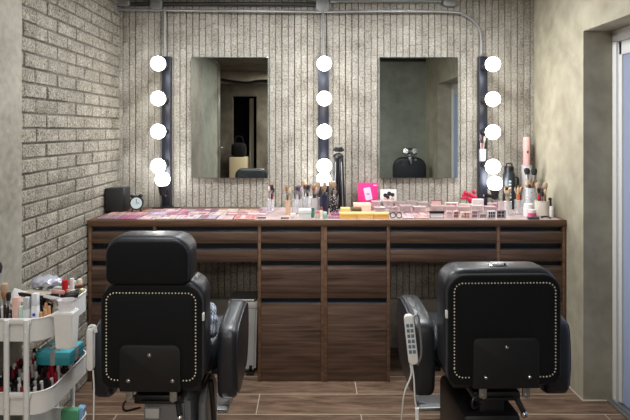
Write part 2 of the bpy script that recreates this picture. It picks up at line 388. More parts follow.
# ------------------------------------------------------------------ cabinets
def zc(py): return wz(py, YF)
def xc(px): return wx(px, YF)
rows4 = [(227,232,243.4),(244,250,261),(261.6,266.6,298),(298.6,303.4,373.5)]
def unit(label, x0, x1, rows, side_l=True, side_r=True, plinth=True, name='drawer_cabinet'):
    pt = 0.0175
    t = thing(name, label, 'cabinet', ((x0+x1)/2, YF, 0), group='walnut drawer units under the worktop')
    ox = (x0+x1)/2; a = x0-ox; b = x1-ox
    ztop = 0.866
    zbot = 0.0 if plinth else zc(rows[-1][2])-0.006
    bm = nb()
    D = 0.44
    if side_l: box(bm, a, a+pt, 0, D, zbot, ztop, 0.0008)
    if side_r: box(bm, b-pt, b, 0, D, zbot, ztop, 0.0008)
    il = a+(pt if side_l else 0)+0.0005; ir = b-(pt if side_r else 0)-0.0005
    obj('side_panel', bm, M_WALNUTE, t)
    bm = nb(); box(bm, il, ir, 0.03, D, zbot+(0.055 if plinth else 0), zc(rows[0][0]), 0)
    obj('carcass', bm, M_CHAN, t)
    bm = nb(); box(bm, il, ir, 0.004, 0.06, zc(227.2), ztop, 0); obj('top_rail', bm, M_WALNUT, t)
    if plinth:
        bm = nb(); box(bm, il, ir, 0.012, D, 0, 0.052); obj('plinth', bm, M_WALNUT, t)
    else:
        bm = nb(); box(bm, il, ir, 0.002, D, zbot, zbot+0.005); obj('bottom_panel', bm, M_WALNUT, t)
    for (ya, yb, yc) in rows:
        bm = nb(); box(bm, il+0.0008, ir-0.0008, 0.0, 0.018, zc(yc), zc(yb)+0.001, 0.0008)
        dr = obj('drawer', bm, M_WALNUT, t)
        bm = nb(); mid = zc((ya+yb)/2+1.2)
        box(bm, il+0.0008, ir-0.0008, 0.0005, 0.022, zc(yb)+0.0015, zc(yb)+0.0065, 0.0008)
        obj('handle_channel', bm, M_STRIP, dr)
    return t
unit('walnut drawer unit against the brick wall', -1.232, xc(156), rows4)
unit('walnut two-drawer unit above the knee space with the white bin', xc(156), xc(257.8), rows4[:2], False, False, False)
unit('tall walnut drawer unit beside the knee space with the white bin', xc(257.8), xc(324), rows4)
unit('tall walnut drawer unit in the middle, nearer the yellow boxes', xc(324), xc(390), rows4)
unit('walnut two-drawer unit above the empty knee space', xc(390), xc(497), rows4[:2], False, False, False)
unit('walnut drawer unit against the plastered wall', xc(497), 1.421, rows4)
bm = nb(); box(bm, -1.236, 1.424, YF-0.004, YB-0.014, 0.867, 0.9, 0.0015)
tag(obj('worktop', bm, M_WALNUTE), 'long walnut worktop on the drawer units under both mirrors', 'worktop')
TOP = 0.9005
bm = nb(); box(bm, wx(254,3.0), 1.40, 2.952, 3.425, 0.9, 0.9005); tag(obj('desk_mat', bm, ramp_mat('mat_print', [(0.35,(158,134,134)),(0.5,(178,158,155)),(0.65,(190,172,170))], nscale=14, rough=.3, bump=0)), 'thin pale pink mat lying under the brush cups and cases', 'mat')

# ------------------------------------------------------------------ conduits and light bars
def conduit(pts, r, label, name='steel_conduit', mt=M_GALV):
    bm = nb(); tube(bm, pts, r, 10, n=8); return tag(obj(name, bm, mt), label, 'conduit')
YC = 3.41
zt = wz(11, YC)
conduit([(wx(112,YC),YC,zt+.012),(wx(200,YC),YC,zt+.003),(wx(300,YC),YC,zt-.004),(wx(400,YC),YC,zt-.002),(wx(452,YC),YC,zt-.005),(wx(466,YC),YC,zt-.03),(wx(477,YC),YC,zt-.09),(wx(481,YC),YC,zt-.16),(wx(481.5,YC),YC,wz(54,YC))], 0.0085, 'long galvanised conduit under the ceiling bending down to a light bar')
conduit([(wx(164.5,YC),YC,wz(8,YC)),(wx(164.5,YC),YC,wz(57,YC))], 0.0085, 'short upright conduit feeding the light bar nearest the speaker')
conduit([(wx(323,YC),YC,wz(8,YC)),(wx(323.5,YC),YC,wz(57,YC))], 0.0085, 'short upright conduit feeding the light bar between the mirrors')
YC2 = 3.43
conduit([(wx(330,YC2),YC2,wz(1,YC2)),(wx(442,YC2),YC2,wz(1,YC2))], 0.012, 'upper straight conduit running to the small end box')
conduit([(wx(112,YC2),YC2,wz(5,YC2)),(wx(160,YC2),YC2,wz(4,YC2)),(wx(325,YC2),YC2,wz(4.5,YC2))], 0.014, 'dark pipe standing in for shade, from the brick wall to the middle junction box', mt=mat('shade_conduit',(70,70,70),rough=.5,metal=.4))  # dark colour stands in for the shadow band along the wall top
def jbox(px, py, w, h, label, Y=3.425):
    t = thing('junction_box', label, 'junction box', (wx(px,Y), Y, wz(py,Y)))
    bm = nb(); slab(bm, rr(-w/2, w/2, -h/2, h/2, w*0.22), -0.028, 0.02, 'Y', 0.004); obj('box_body', bm, M_GALV, t)
    bm = nb()
    for s in (-1, 1): cyl(bm, (s*w*.32, -0.028, 0), (s*w*.32, -0.032, 0), 0.004)
    obj('screw', bm, M_STEEL, t)
jbox(157, 4, 0.075, 0.075, 'octagonal steel junction box above the light bar nearest the brick wall')
jbox(322.5, 4, 0.085, 0.10, 'steel junction box above the light bar between the mirrors')
jbox(449, 3, 0.085, 0.045, 'flat steel box at the end of the upper conduit', 3.43)
jbox(124, 3, 0.09, 0.045, 'steel elbow box in the corner by the brick wall')

def light_bar(bx, w, bulbs, low, label, warm=()):
    """bx bar centre, bulbs = heights, low = (x, z) of the bulb on the upright holder"""
    Yb = 3.43
    t = thing('vanity_light_bar', label, 'light bar', (bx, Yb, TOP+0.01), group='vanity light bars')
    zb = TOP+0.01; ztop = wz(56.5, Yb-.02)
    bm = nb(); box(bm, -w/2, w/2, -0.03, 0.018, 0, ztop-zb, 0.003); obj('bar', bm, M_BAR, t)
    bm = nb(); box(bm, -w/2-.006, w/2+.006, -0.05, 0.018, -.009, 0.003, 0.002); obj('foot_plate', bm, M_BLACK, t)
    for k, z in enumerate(bulbs):
        bm = nb(); cyl(bm, (0,-0.03,z-zb), (0,-0.165,z-zb), 0.021, 0.024, 20, 0.002)
        s = obj('socket', bm, M_BLACK, t)
        bm = nb(); ball(bm, (0,-0.205,z-zb), 0.0445, 28); obj('bulb', bm, M_BULBW if k in warm else M_BULB, s)
    lx, lz = low
    bm = nb(); cyl(bm, (lx,-0.11,lz-zb-0.10), (lx,-0.11,lz-zb-0.035), 0.017, 0.029, 20, 0.003); cyl(bm, (lx*.4,-0.028,lz-zb-0.085), (lx,-0.11,lz-zb-0.085), 0.012)
    s = obj('socket', bm, M_BLACK, t)
    bm = nb(); ball(bm, (lx,-0.11,lz-zb), 0.0455, 28); obj('bulb', bm, M_BULB, s)
    bm = nb(); cyl(bm, (0,-0.03,0.07), (0,-0.037,0.07), 0.006); obj('power_switch', bm, M_CHROME, t)
    return t
bz = [wz(p, 3.222) for p in (63.5, 98.5, 131.5, 166)]
light_bar(wx(166,3.4), 0.056, bz, (0.0, wz(179,3.345)), 'black light bar with five glowing globe bulbs beside the speaker', (1,))
light_bar(wx(323.5,3.4), 0.068, bz, (0.0, wz(179,3.345)), 'black light bar with five glowing globe bulbs between the two mirrors', (1,))
light_bar(wx(483.5,3.4), 0.054, [z-0.004 for z in bz], (0.045, wz(183,3.345)), 'black light bar with five glowing globe bulbs near the plastered wall', (1,))

# ------------------------------------------------------------------ salon chairs
def stud_positions(w2, z0, z1, r, plate):
    out = []; per = []
    o = rr(-w2, w2, z0, z1, r, 8)
    o.append(o[0])
    L = 0; step = 0.0112
    for (a, b) in zip(o, o[1:]):
        d = math.hypot(b[0]-a[0], b[1]-a[1])
        while L <= d and d > 0:
            per.append((a[0]+(b[0]-a[0])*L/d, a[1]+(b[1]-a[1])*L/d)); L += step
        L -= d
    return [p for p in per if not (p[1] < z0+0.02 and abs(p[0]) < plate)]
def chair(label, loc, rotz, zb=0.52, zt_=0.895, width=0.385, headrest=True, bracket=False, pedestal='grey', group='salon chairs', aw=(0.195,0.268), pw=0.1035, ph=.152, extra_top=False, crad=0.068):
    t = thing('salon_chair', label, 'chair', loc, rotz, group)
    w = width/2
    # local: rear face of the back at y=0, forward is +y; seat centre y=0.36
    mt_pad = M_LEATHER
    bm = nb(); slab(bm, rr(-w, w, zb+0.01, zt_, (0.05,0.05,crad,crad), 8), 0.018, 0.15, 'Y', 0.026, 4)
    bk = obj('backrest', bm, mt_pad, t)
    bm = nb(); slab(bm, rr(-w+0.004, w-0.004, zb, zt_-0.014, (0.04,0.04,crad-.005,crad-.005), 8), 0.0, 0.045, 'Y', 0.008, 3)
    obj('rear_panel', bm, M_VELVET, bk)
    sp = stud_positions(w-0.025, zb+0.03, zt_-0.042, 0.03, pw+.005)
    bm = nb()
    for (x, z) in sp: ball(bm, (x, -0.001, z), 0.0028, 8)
    obj('stud_trim', bm, M_STUD, bk)
    bm = nb(); slab(bm, rr(-w+0.031, w-0.031, zb+0.036, zt_-0.048, 0.028, 8), -0.0035, 0.01, 'Y', 0.003, 2)
    obj('inner_panel', bm, M_VELVET, bk)
    bm = nb(); slab(bm, rr(-pw, pw, zb-0.004, zb+ph, (0.006,0.006,0.022,0.022), 6), -0.014, 0.0, 'Y', 0.003, 2)
    pl = obj('back_plate', bm, mat('plate_black', (9,10,14), rough=.6, bump=.2, bscale=300), bk)
    for (x, z) in ((0, zb+ph-.03), (-0.072, zb+0.036), (0.078, zb+0.036)):
        bm = nb(); cyl(bm, (x,-0.014,z), (x,-0.019,z), 0.0078, 0.0065, 14, 0.001); ball(bm, (x,-0.019,z), 0.0045, 10, (1,.6,1)); obj('bolt', bm, M_CHROME, t)
    bm = nb(); box(bm, (w-0.006) if not extra_top else (-w-0.002), (w+0.002) if not extra_top else (-w+0.006), 0.006, 0.018, zb+0.23, zb+0.256, 0.001)
    obj('fabric_tag', bm, M_WPLAS, bk)
    if headrest:
        bm = nb(); hw = 0.146; ho = -0.014; slab(bm, rr(ho-hw, ho+hw, zt_-0.018, zt_+0.150, (0.028,0.028,0.06,0.06), 8), 0.0, 0.125, 'Y', 0.024, 4)
        hr = obj('headrest', bm, M_LEATHER, t)
        bm = nb(); slab(bm, rr(ho-hw+0.006, ho+hw-0.006, zt_-0.012, zt_+0.136, (0.025,0.025,0.05,0.05), 8), -0.006, 0.03, 'Y', 0.008, 3)
        obj('headrest_panel', bm, M_VELVET, hr)
    if extra_top:
        bm = nb(); slab(bm, rr(-0.035, 0.035, 0.052, 0.086, 0.008), zt_-0.002, zt_+0.003, 'Z', 0.001); obj('headrest_socket', bm, M_CHROME, bk)
        bm = nb(); box(bm, -0.02, 0.02, 0.060, 0.078, zt_+0.0025, zt_+0.0045); cyl(bm, (0.026,0.068,zt_+.002), (0.026,0.068,zt_+.009), 0.004); obj('socket_slot', bm, M_CHAN, bk)
    if bracket:
        bm = nb(); box(bm, -0.018, 0.018, 0.155, 0.165, zt_-0.08, zt_+0.04, 0.003); tube(bm, [(-.06,.16,zt_+.02),(0,.16,zt_+.015),(.06,.16,zt_+.02)], 0.008)
        tube(bm, [(-.08,.16,zt_+.05),(0,.16,zt_+.045),(.08,.16,zt_+.05)], 0.014); tube(bm, [(-.075,.16,zt_+.10),(.075,.16,zt_+.10)], 0.014)
        cyl(bm, (-.05,.15,zt_+.075), (-.05,.175,zt_+.075), .03); cyl(bm, (.05,.15,zt_+.075), (.05,.175,zt_+.075), .03)
        cyl(bm, (0.065,.148,zt_-.03), (0.065,.155,zt_-.03), .012)
        obj('headrest_bracket', bm, M_CHROME, bk)
    # arms: padded upright panels either side of the seat
    for s in (-1, 1):
        prof = [(0.145, 0.43),(0.17,0.405),(0.24,0.40),(0.38,0.42),(0.43,0.45),(0.46,0.52),(0.465,0.60),(0.455,0.660),(0.425,0.688),(0.35,0.692),(0.24,0.682),(0.17,0.665),(0.145,0.635),(0.135,0.53)]
        sp2 = smooth_path([(0,a,b) for a,b in prof+[prof[0]]], 3)[:-1]
        ol = [(p.y, p.z+zb-0.52 + (.014 if extra_top and p.z > .6 else 0)) for p in sp2]
        x0, x1 = (aw[0]+(.012 if extra_top else 0), aw[1]+(.026 if extra_top else 0)) if s > 0 else (-aw[1], -aw[0])
        bm = nb(); slab(bm, ol, x0, x1, 'X', 0.022, 4)
        ar = obj('armrest', bm, M_LEATHER, t)
        bm = nb(); ol2 = [(p[0]*0.93+0.025, p[1]*0.93+0.04) for p in ol]
        slab(bm, [(min(p[0],.52), p[1]) for p in ol2 if True], *( (x1-0.004, x1+0.004) if s > 0 else (x0-0.004, x0+0.004)), 'X', 0.003, 2)
        obj('arm_panel', bm, M_LEATHER, ar)
        bm = nb(); box(bm, s*.190-.03, s*.190+.03, .22, .40, .47+zb-.52, .49+zb-.52, .004); obj('arm_bracket', bm, M_BLACK, t)
    dz = zb-0.52
    bm = nb(); slab(bm, rr(-0.182, 0.182, 0.14, 0.60, 0.05, 6), 0.495+dz, 0.575+dz, 'Z', 0.03, 4); obj('seat', bm, M_LEATHER, t)
    bm = nb(); box(bm, -0.15, 0.15, 0.10, 0.54, 0.462+dz, 0.497+dz, 0.008); obj('seat_frame', bm, M_BLACK, t)
    # mechanism, brackets, pedestal
    bm = nb(); box(bm, -0.085, 0.085, 0.07, 0.40, 0.43+dz, 0.464+dz, 0.008); box(bm, -0.055, 0.055, 0.055, 0.08, 0.440+dz, 0.450+dz, 0.002); obj('lift_mechanism', bm, M_BLACK, t)
    for s in (-1, 1):
        bm = nb(); box(bm, s*0.075-0.012, s*0.075+0.012, 0.0, 0.012, 0.478+dz, zb+0.01, 0.002); cyl(bm, (s*.075,-.004,.484+dz), (s*.075,0.02,.484+dz), .007); obj('hinge_bracket', bm, M_STEEL, t)
    pm = M_GREYM if pedestal == 'grey' else M_BLACK
    if pedestal == 'grey':
        bm = nb(); s_ = bmesh.new(); bmesh.ops.create_cube(s_, size=1)
        for v in s_.verts:
            k_ = 1.0 if v.co.z < 0 else 0.82
            v.co = Vector((v.co.x*0.20*k_, v.co.y*0.27*k_, v.co.z*0.37))
        bmesh.ops.bevel(s_, geom=list(s_.edges), offset=0.018, segments=3, affect='EDGES'); merge(bm, s_, Matrix.Translation((0.02, 0.22, 0.25)))
        pc = obj('pedestal_cover', bm, pm, t)
        bm = nb(); box(bm, -0.050, 0.000, 0.090, 0.104, 0.37, 0.405, 0.002, mtx=None); obj('rating_plate', bm, mat('plate_grey',(176,178,180),rough=.5), pc)
        bm = nb(); slab(bm, [(.16,.02),(.40,.02),(.40,.36),(.34,.42),(.24,.43),(.18,.38)], .118, .150, 'X', .012, 3); obj('side_cover', bm, pm, t)
        bm = nb(); tube(bm, [(.168,.17,.47),(.172,.19,.38),(.165,.26,.22),(.15,.34,.12)], .010, 8); obj('side_rod', bm, M_BLACK, t)
    else:
        bm = nb(); box(bm, -0.055, 0.04, 0.10, 0.28, 0.34, 0.45, 0.012); pc = obj('pedestal_cover', bm, pm, t)
        bm = nb(); box(bm, -0.12, 0.09, 0.07, 0.40, 0.05, 0.385, 0.02); obj('lower_cover', bm, pm, t)
        bm = nb(); tube(bm, [(-.075,.066,.31),(.03,.066,.31),(.03,.072,.362),(-.075,.072,.362),(-.075,.066,.31)], 0.004, 6, smooth=False); obj('cover_trim', bm, M_CHROME, t)
    bm = nb(); lathe(bm, [(0,0),(0.29,0),(0.295,0.012),(0.26,0.03),(0.08,0.05),(0.05,0.06),(0,0.06)], (0,0.30,0.001), 40); obj('base', bm, M_CHROME if pedestal == 'grey' else M_BLACK, t)
    bm = nb(); cyl(bm, (0,0.30,0.05), (0,0.30,0.435+dz), 0.04); obj('column', bm, M_STEEL, t)
    # footrest out in front and pump lever at the side
    bm = nb(); tube(bm, [(-.13,.50,.47+dz),(-.14,.62,.25),(-.14,.68,.12),(.14,.68,.12),(.14,.62,.25),(.13,.50,.47+dz)], 0.011, 8, n=4); box(bm, -.15,.15,.64,.76,.095,.115,.006); obj('footrest', bm, M_STEEL, t)
    bm = nb(); tube(bm, [(0.04,0.14,0.47+dz),(0.065,0.09,0.45+dz),(0.085,0.05,0.405+dz)], 0.010, 8)
    lv = obj('pump_lever', bm, M_BLACK, t)
    bm = nb(); ball(bm, (0.086,0.045,0.398+dz), 0.013, 14); obj('lever_knob', bm, M_CHROME, lv)
    bm = nb(); tube(bm, [(-0.06,0.05,0.48+dz),(-0.10,0.03,0.46+dz),(-0.10,0.03,0.43+dz),(-0.06,0.07,0.42+dz)], 0.004, 6); obj('power_cable', bm, M_BLACK, t)
    return t
ch1 = chair('black padded salon chair with a large headrest in front of the brick wall side', (-0.540, 1.80, 0), math.radians(-1.0), zb=0.52, zt_=0.888, width=0.355)
ch2 = chair('black padded salon chair with no headrest, standing before the empty knee space', (0.668, 1.815, 0), math.radians(1.5), zb=0.524, zt_=0.918, width=0.40, headrest=False, aw=(0.200,0.280), pw=0.114, ph=.168, extra_top=True, pedestal='black')
ch3 = chair('black chair with bare chrome headrest bracket seen only in the mirror', (1.16, 0.60, 0), math.radians(4), zb=0.68, zt_=1.085, width=0.38, headrest=False, bracket=True, crad=0.12, pedestal='black')

# remote hand controllers with cords
def remote(label, loc, rotz, tilt, cords, clabel):
    t = thing('chair_remote', label, 'remote control', loc, rotz)
    t.rotation_euler = (0, tilt, rotz)
    bm = nb(); slab(bm, rr(-0.017, 0.017, -0.085, 0.085, 0.014), -0.012, 0.012, 'Y', 0.005, 3); obj('remote_body', bm, M_WPLAS, t)
    for k in range(6):
        for s in (-1, 1):
            bm = nb(); box(bm, s*0.0065-0.005, s*0.0065+0.005, -0.0138, -0.0115, 0.045-k*0.018, 0.057-k*0.018, 0.0008); obj('button', bm, colour((90,112,134)), t)
    bm = nb(); tube(bm, [(0.012,0.0,0.07),(0.03,0.004,0.08),(0.034,0.004,0.04),(0.03,0,-.05),(0.012,0,-0.09)], 0.004, 6); obj('holder_wire', bm, M_STEEL, t)
    for c in cords:
        bm = nb(); tube(bm, c, 0.0028, 6); tag(obj('remote_cord', bm, M_WPLAS), clabel, 'cord')
Yr = 1.83
remote('white hand remote with blue-grey buttons on the chair without a headrest', (wx(411,Yr), Yr, wz(339,Yr)), math.radians(-8), math.radians(-6), [[(wx(410,Yr),Yr,wz(362,Yr)),(wx(411,Yr),Yr,wz(375,Yr)),(wx(404,Yr),Yr,wz(395,Yr)),(wx(401,Yr+.05),Yr+.05,wz(425,Yr+.05))]], 'thin white cord hanging from the remote, curving outwards')
bm = nb(); tube(bm, [(wx(412,Yr),Yr,wz(364,Yr)),(wx(414,Yr),Yr,wz(380,Yr)),(wx(415,Yr),Yr,wz(400,Yr)),(wx(417,Yr),Yr,wz(409,Yr))], 0.0028, 6)
cyl(bm, (wx(417,Yr),Yr,wz(408,Yr)), (wx(417.5,Yr),Yr,wz(424,Yr)), 0.007, 0.007, 10)
tag(obj('remote_cord', bm, M_WPLAS), 'thin white cord with a plug hanging straight down below the remote', 'cord')
Yl = 1.90
t = thing('chair_remote', 'plain white hand remote hooked on the chair arm beside the cart', 'remote control', (wx(91,Yl), Yl, wz(349,Yl)))
bm = nb(); slab(bm, rr(-0.013, 0.011, -0.075, 0.075, 0.011), -0.012, 0.012, 'Y', 0.004, 3); obj('remote_body', bm, M_WHITE, t)
bm = nb(); tube(bm, [(-0.008,0,0.05),(-0.005,0,0.078),(0.012,0,0.081),(0.018,0,0.06)], 0.006, 8); obj('hook', bm, M_WHITE, t)
bm = nb(); tube(bm, [(wx(93,Yl),Yl,wz(370,Yl)),(wx(94,Yl),Yl,wz(390,Yl)),(wx(93.5,Yl),Yl,wz(424,Yl))], 0.003, 6); tag(obj('remote_cord', bm, M_WHITE), 'thin white cord hanging between the cart and the nearest chair', 'cord')

# gingham cloth tucked between seat and arm
bm = nb(); s = bmesh.new(); bmesh.ops.create_icosphere(s, subdivisions=4, radius=1.0)
for v in s.verts:
    k = 1 + 0.16*math.sin(5*v.co.x+3*v.co.z) + 0.10*math.sin(9*v.co.z+4*v.co.y)
    v.co = Vector((v.co.x*0.024*k, v.co.y*0.075*k, v.co.z*0.066*k))
merge(bm, s, Matrix.Translation((-0.385, 2.06, 0.652))); tag(obj('checked_cloth', bm, M_GING, sharp=80), 'blue and white checked cloth bunched beside the armrest on the seat', 'cloth')

# white bin in the knee space
t = thing('waste_bin', 'white bin with a bag folded over its rim in the knee space', 'bin', (-0.385, 3.12, 0))
bm = nb()
s = bmesh.new(); bmesh.ops.create_cube(s, size=1)
for v in s.verts:
    k = 0.86 if v.co.z < 0 else 1.0
    v.co = Vector((v.co.x*0.165*k, v.co.y*0.16*k, (v.co.z+.5)*0.385+0.012))
bmesh.ops.bevel(s, geom=list(s.edges), offset=0.012, segments=2, affect='EDGES'); merge(bm, s); obj('bin_body', bm, M_WHITE, t)
bm = nb(); slab(bm, rr(-0.088, 0.088, -0.086, 0.086, 0.02), 0.375, 0.415, 'Z', 0.01, 3); obj('bin_bag', bm, M_WPLAS, t)
bm = nb(); slab(bm, rr(-0.080, 0.080, -0.078, 0.078, 0.02), 0.408, 0.43, 'Z', 0.009, 3); obj('bin_lid', bm, M_STEEL, t)
bm = nb(); box(bm, 0.035, 0.052, -0.078, -0.066, 0.02, 0.045, 0.002); box(bm, 0.02, 0.065, -0.10, -0.06, 0.004, 0.012, 0.002); obj('pedal', bm, M_BLACK, t)

# ------------------------------------------------------------------ worktop: speaker, clock
t = thing('desk_speaker', 'black cube loudspeaker in the corner by the brick wall', 'speaker', (-1.177, 3.22, TOP))
bm = nb(); box(bm, -0.058, 0.058, -0.035, 0.085, 0.006, 0.148, 0.006, 3); sb = obj('speaker_body', bm, M_BLACK, t)
bm = nb(); box(bm, -0.052, 0.052, -0.04, -0.033, 0.012, 0.142, 0.004); obj('grille', bm, mat('grille',(30,30,32),rough=.8,bump=.6,bscale=500), t)
bm = nb(); box(bm, -0.05, 0.05, -0.02, 0.07, 0, 0.007); obj('foot', bm, M_CHAN, t)
bm = nb(); box(bm, -0.04, 0.045, -0.01, 0.06, 0.148, 0.1495, 0.0005); obj('top_plate', bm, mat('gloss_black',(14,14,16),rough=.1), t)
t = thing('alarm_clock', 'small round black alarm clock next to the speaker', 'clock', (wx(136.5,3.2), 3.2, TOP), 0.25); t.scale = (1.2,1.2,1.25)
bm = nb(); cyl(bm, (0,-0.012,0.048), (0,0.018,0.048), 0.034, 0.034, 28, 0.002); obj('clock_case', bm, M_BLACK, t)
bm = nb(); cyl(bm, (0,-0.0132,0.048), (0,-0.0118,0.048), 0.027, 0.027, 28); fc = obj('clock_face', bm, colour((190,212,212)), t)
bm = nb(); box(bm, -0.0012, 0.0012, -0.0145, -0.0132, 0.048, 0.068); box(bm, 0, 0.014, -0.0145, -0.0132, 0.047, 0.0494); obj('clock_hand', bm, M_BLACK, fc)
for s in (-1, 1):
    bm = nb(); cyl(bm, (s*.016,0.0,0.022), (s*.024,0.0,0.0), 0.004, 0.003); obj('leg', bm, M_BLACK, t)
    bm = nb(); ball(bm, (s*.02,0.0,0.082), 0.011, 12, (1,.8,.7)); obj('bell', bm, M_BLACK, t)
bm = nb(); box(bm, wx(150,3.3)+.0, wx(180,3.3), 3.345, 3.375, TOP, TOP+.010, .003); tag(obj('flat_iron', bm, M_BLACK), 'flat black hair iron lying at the foot of the light bar near the clock', 'hair tool')

# ------------------------------------------------------------------ palettes lying on the worktop
ORD = ['first','second','third','fourth','fifth','sixth','seventh','eighth','ninth','tenth','eleventh','twelfth']
def _soft(d): return {k: tuple(int((v*.72+g*.28)/4)*4 for v, g in zip(c, (176,164,164))) for k, c in d.items()}
CASES = {'pale pink':(196,160,164),'magenta':(136,62,98),'mauve':(130,104,124),'peach':(190,150,136),'cream':(190,178,166),'rose':(172,116,122),'lilac':(156,140,164),'coral':(196,112,104),'brown':(120,82,72),'white':(190,184,188),'plum':(110,64,92),'grey':(150,142,146)}
CASES = _soft(CASES)
PANS = [(172,118,120),(140,96,92),(190,148,150),(126,84,88),(200,172,168),(176,104,128),(160,128,118),(192,178,176)]
def palette(cn, label, x0, x1, y0, y1, h=0.012, rz=0.0, clear=False, npan=None, z=TOP, group='flat makeup palettes on the worktop'):
    w = (x1-x0)/2; d = (y1-y0)/2
    t = thing('makeup_palette', label, 'makeup palette', ((x0+x1)/2, (y0+y1)/2, z), rz, group)
    bm = nb(); box(bm, -w, w, -d, d, 0, h, 0.0015, 1); obj('case', bm, colour(CASES[cn], .3), t)
    nx, ny = npan or (R.choice([2,3,4]), R.choice([1,2]))
    for i in range(nx):
        for j in range(ny):
            a = -w*.88+i*(w*1.76/nx); b = a+w*1.76/nx-0.005; c = -d*.85+j*(d*1.7/ny); e = c+d*1.7/ny-0.005
            bm = nb(); box(bm, a+.0025, b, c+.0025, e, h-0.0005, h+0.0008); cc = CASES[cn]; q = R.uniform(.84,1.1); pp = R.choice(PANS) if R.random() < .35 else tuple(min(255,int(v*q/6)*6) for v in cc); obj('pan', bm, colour(pp, .6), t)
    return t
cn_seq = ['mauve','magenta','pale pink','cream','white','lilac','pale pink','coral','peach','pale pink']
cn_seq2 = ['peach','rose','lilac','magenta','pale pink','cream','rose','pale pink','white','mauve']
cn_seq3 = ['brown','pale pink','mauve','plum','cream','peach','lilac','rose','grey','pale pink']
for row, (ya, yb, seq, rn) in enumerate(((2.958,3.088,cn_seq,'front'),(3.096,3.206,cn_seq2,'middle'),(3.214,3.325,cn_seq3,'rear'))):
    x = {0:-1.19, 1:-1.19, 2:-1.02}[row]; end = {0:-0.33, 1:-0.27, 2:-0.26}[row]; k = 0
    while x < end and k < 10:
        w = R.uniform(0.085, 0.128)
        dy = R.uniform(-.006, .006)
        palette(seq[k], '%s makeup palette lying flat, %s from the brick wall in the %s row' % (seq[k], ORD[k], rn), x, min(x+w, end+.03), ya+dy, yb+dy, h=R.uniform(.003,.007), rz=R.uniform(-.04,.04))
        x += w + R.uniform(.003,.008); k += 1
k = 0
for cn, a, b, y0, y1 in (('magenta',328,340,2.99,3.04),('magenta',331,343,3.09,3.16),('peach',392,404,3.08,3.16),('pale pink',405,418,3.08,3.17),('pale pink',419,430,3.07,3.16),('rose',372,384,3.10,3.19),('pale pink',402,414,2.97,3.05),('peach',415,428,2.97,3.05),('pale pink',386,400,3.22,3.32),('rose',402,416,3.22,3.31),('peach',418,429,3.22,3.32),('pale pink',443,458,3.12,3.2),('peach',460,471,3.12,3.2)):
    ym = (y0+y1)/2
    places = ['beside the white cube box, front','beside the white cube box, behind the other','behind the round-lens glasses','middle of the pink palettes past the glasses','touching the open black case from behind','behind the long yellow boxes','front edge, just past the round-lens glasses','front edge, next to the open black case','rear edge, under the photo card','rear edge, between photo card and pink case','rear edge, next to the upright pink case','behind the upright clear cases, first of two','behind the upright clear cases, second of two']
    palette(cn, '%s flat makeup palette %s' % (cn, places[k]), wx(a,ym), wx(b,ym), y0, y1, h=R.uniform(.006,.012), rz=R.uniform(-.05,.05)); k += 1

# yellow boxes
def carton(name, label, cat, x0, x1, y0, y1, z0, z1, rgb, band=None, rz=0, group=None):
    t = thing(name, label, cat, ((x0+x1)/2, (y0+y1)/2, z0), rz, group); w=(x1-x0)/2; d=(y1-y0)/2; h=z1-z0
    bm = nb(); box(bm, -w, w, -d, d, 0, h*.62 if band else h, 0.0012, 1); obj('carton_base', bm, colour(rgb), t)
    if band:
        bm = nb(); box(bm, -w-.0008, w+.0008, -d-.0008, d+.0008, h*.60, h, 0.0012, 1); obj('carton_lid', bm, colour(band), t)
    return t
for k, (a, b, c) in enumerate(((340,356.4,(226,176,88)),(356.8,373.2,(230,182,96)),(373.6,389,(222,166,74)))):
    carton('makeup_carton', 'long low yellow carton at the worktop edge, ' + ('beside the tripod','middle of the three','beside the round-lens glasses')[k], 'box', wx(a,2.985), wx(b,2.985), 2.985, 3.03, TOP, TOP+.031, c, (238,198,120), group='yellow cartons at the worktop edge')
carton('makeup_carton', 'small pale yellow carton behind the yellow row, nearer the tripod', 'box', wx(341,3.08), wx(350,3.08), 3.08, 3.13, TOP, TOP+.045, (236,206,130), group='small yellow cartons')
carton('makeup_carton', 'small pale yellow carton with dark edges, nearer the pink box', 'box', wx(351.5,3.08), wx(361.5,3.08), 3.08, 3.13, TOP, TOP+.045, (236,206,130), (96,76,50), group='small yellow cartons')
carton('makeup_carton', 'peach carton lying in front of the upright pink box', 'box', wx(354,3.27), wx(371,3.27), 3.27, 3.33, TOP, TOP+.045, (232,196,170), (240,212,190))
# round-lens glasses
t = thing('glasses', 'small glasses with round black rims at the worktop edge', 'glasses', (wx(396,2.99), 2.99, TOP+0.019))
for s in (-1, 1):
    bm = nb(); tube(bm, [(s*.0175+.015*math.cos(2*PI*i/20), 0, .015*math.sin(2*PI*i/20)) for i in range(21)], 0.0024, 6, smooth=False); fr = obj('rim', bm, M_BLACK, t)
    bm = nb(); cyl(bm, (s*.0175,-.0008,0), (s*.0175,.0008,0), .0145, .0145, 20); obj('lens', bm, colour((226,222,220)), fr)
    bm = nb(); tube(bm, [(s*.0325,0,0),(s*.034,.03,0),(s*.033,.075,-.012)], 0.0013, 6); obj('temple', bm, M_BLACK, t)
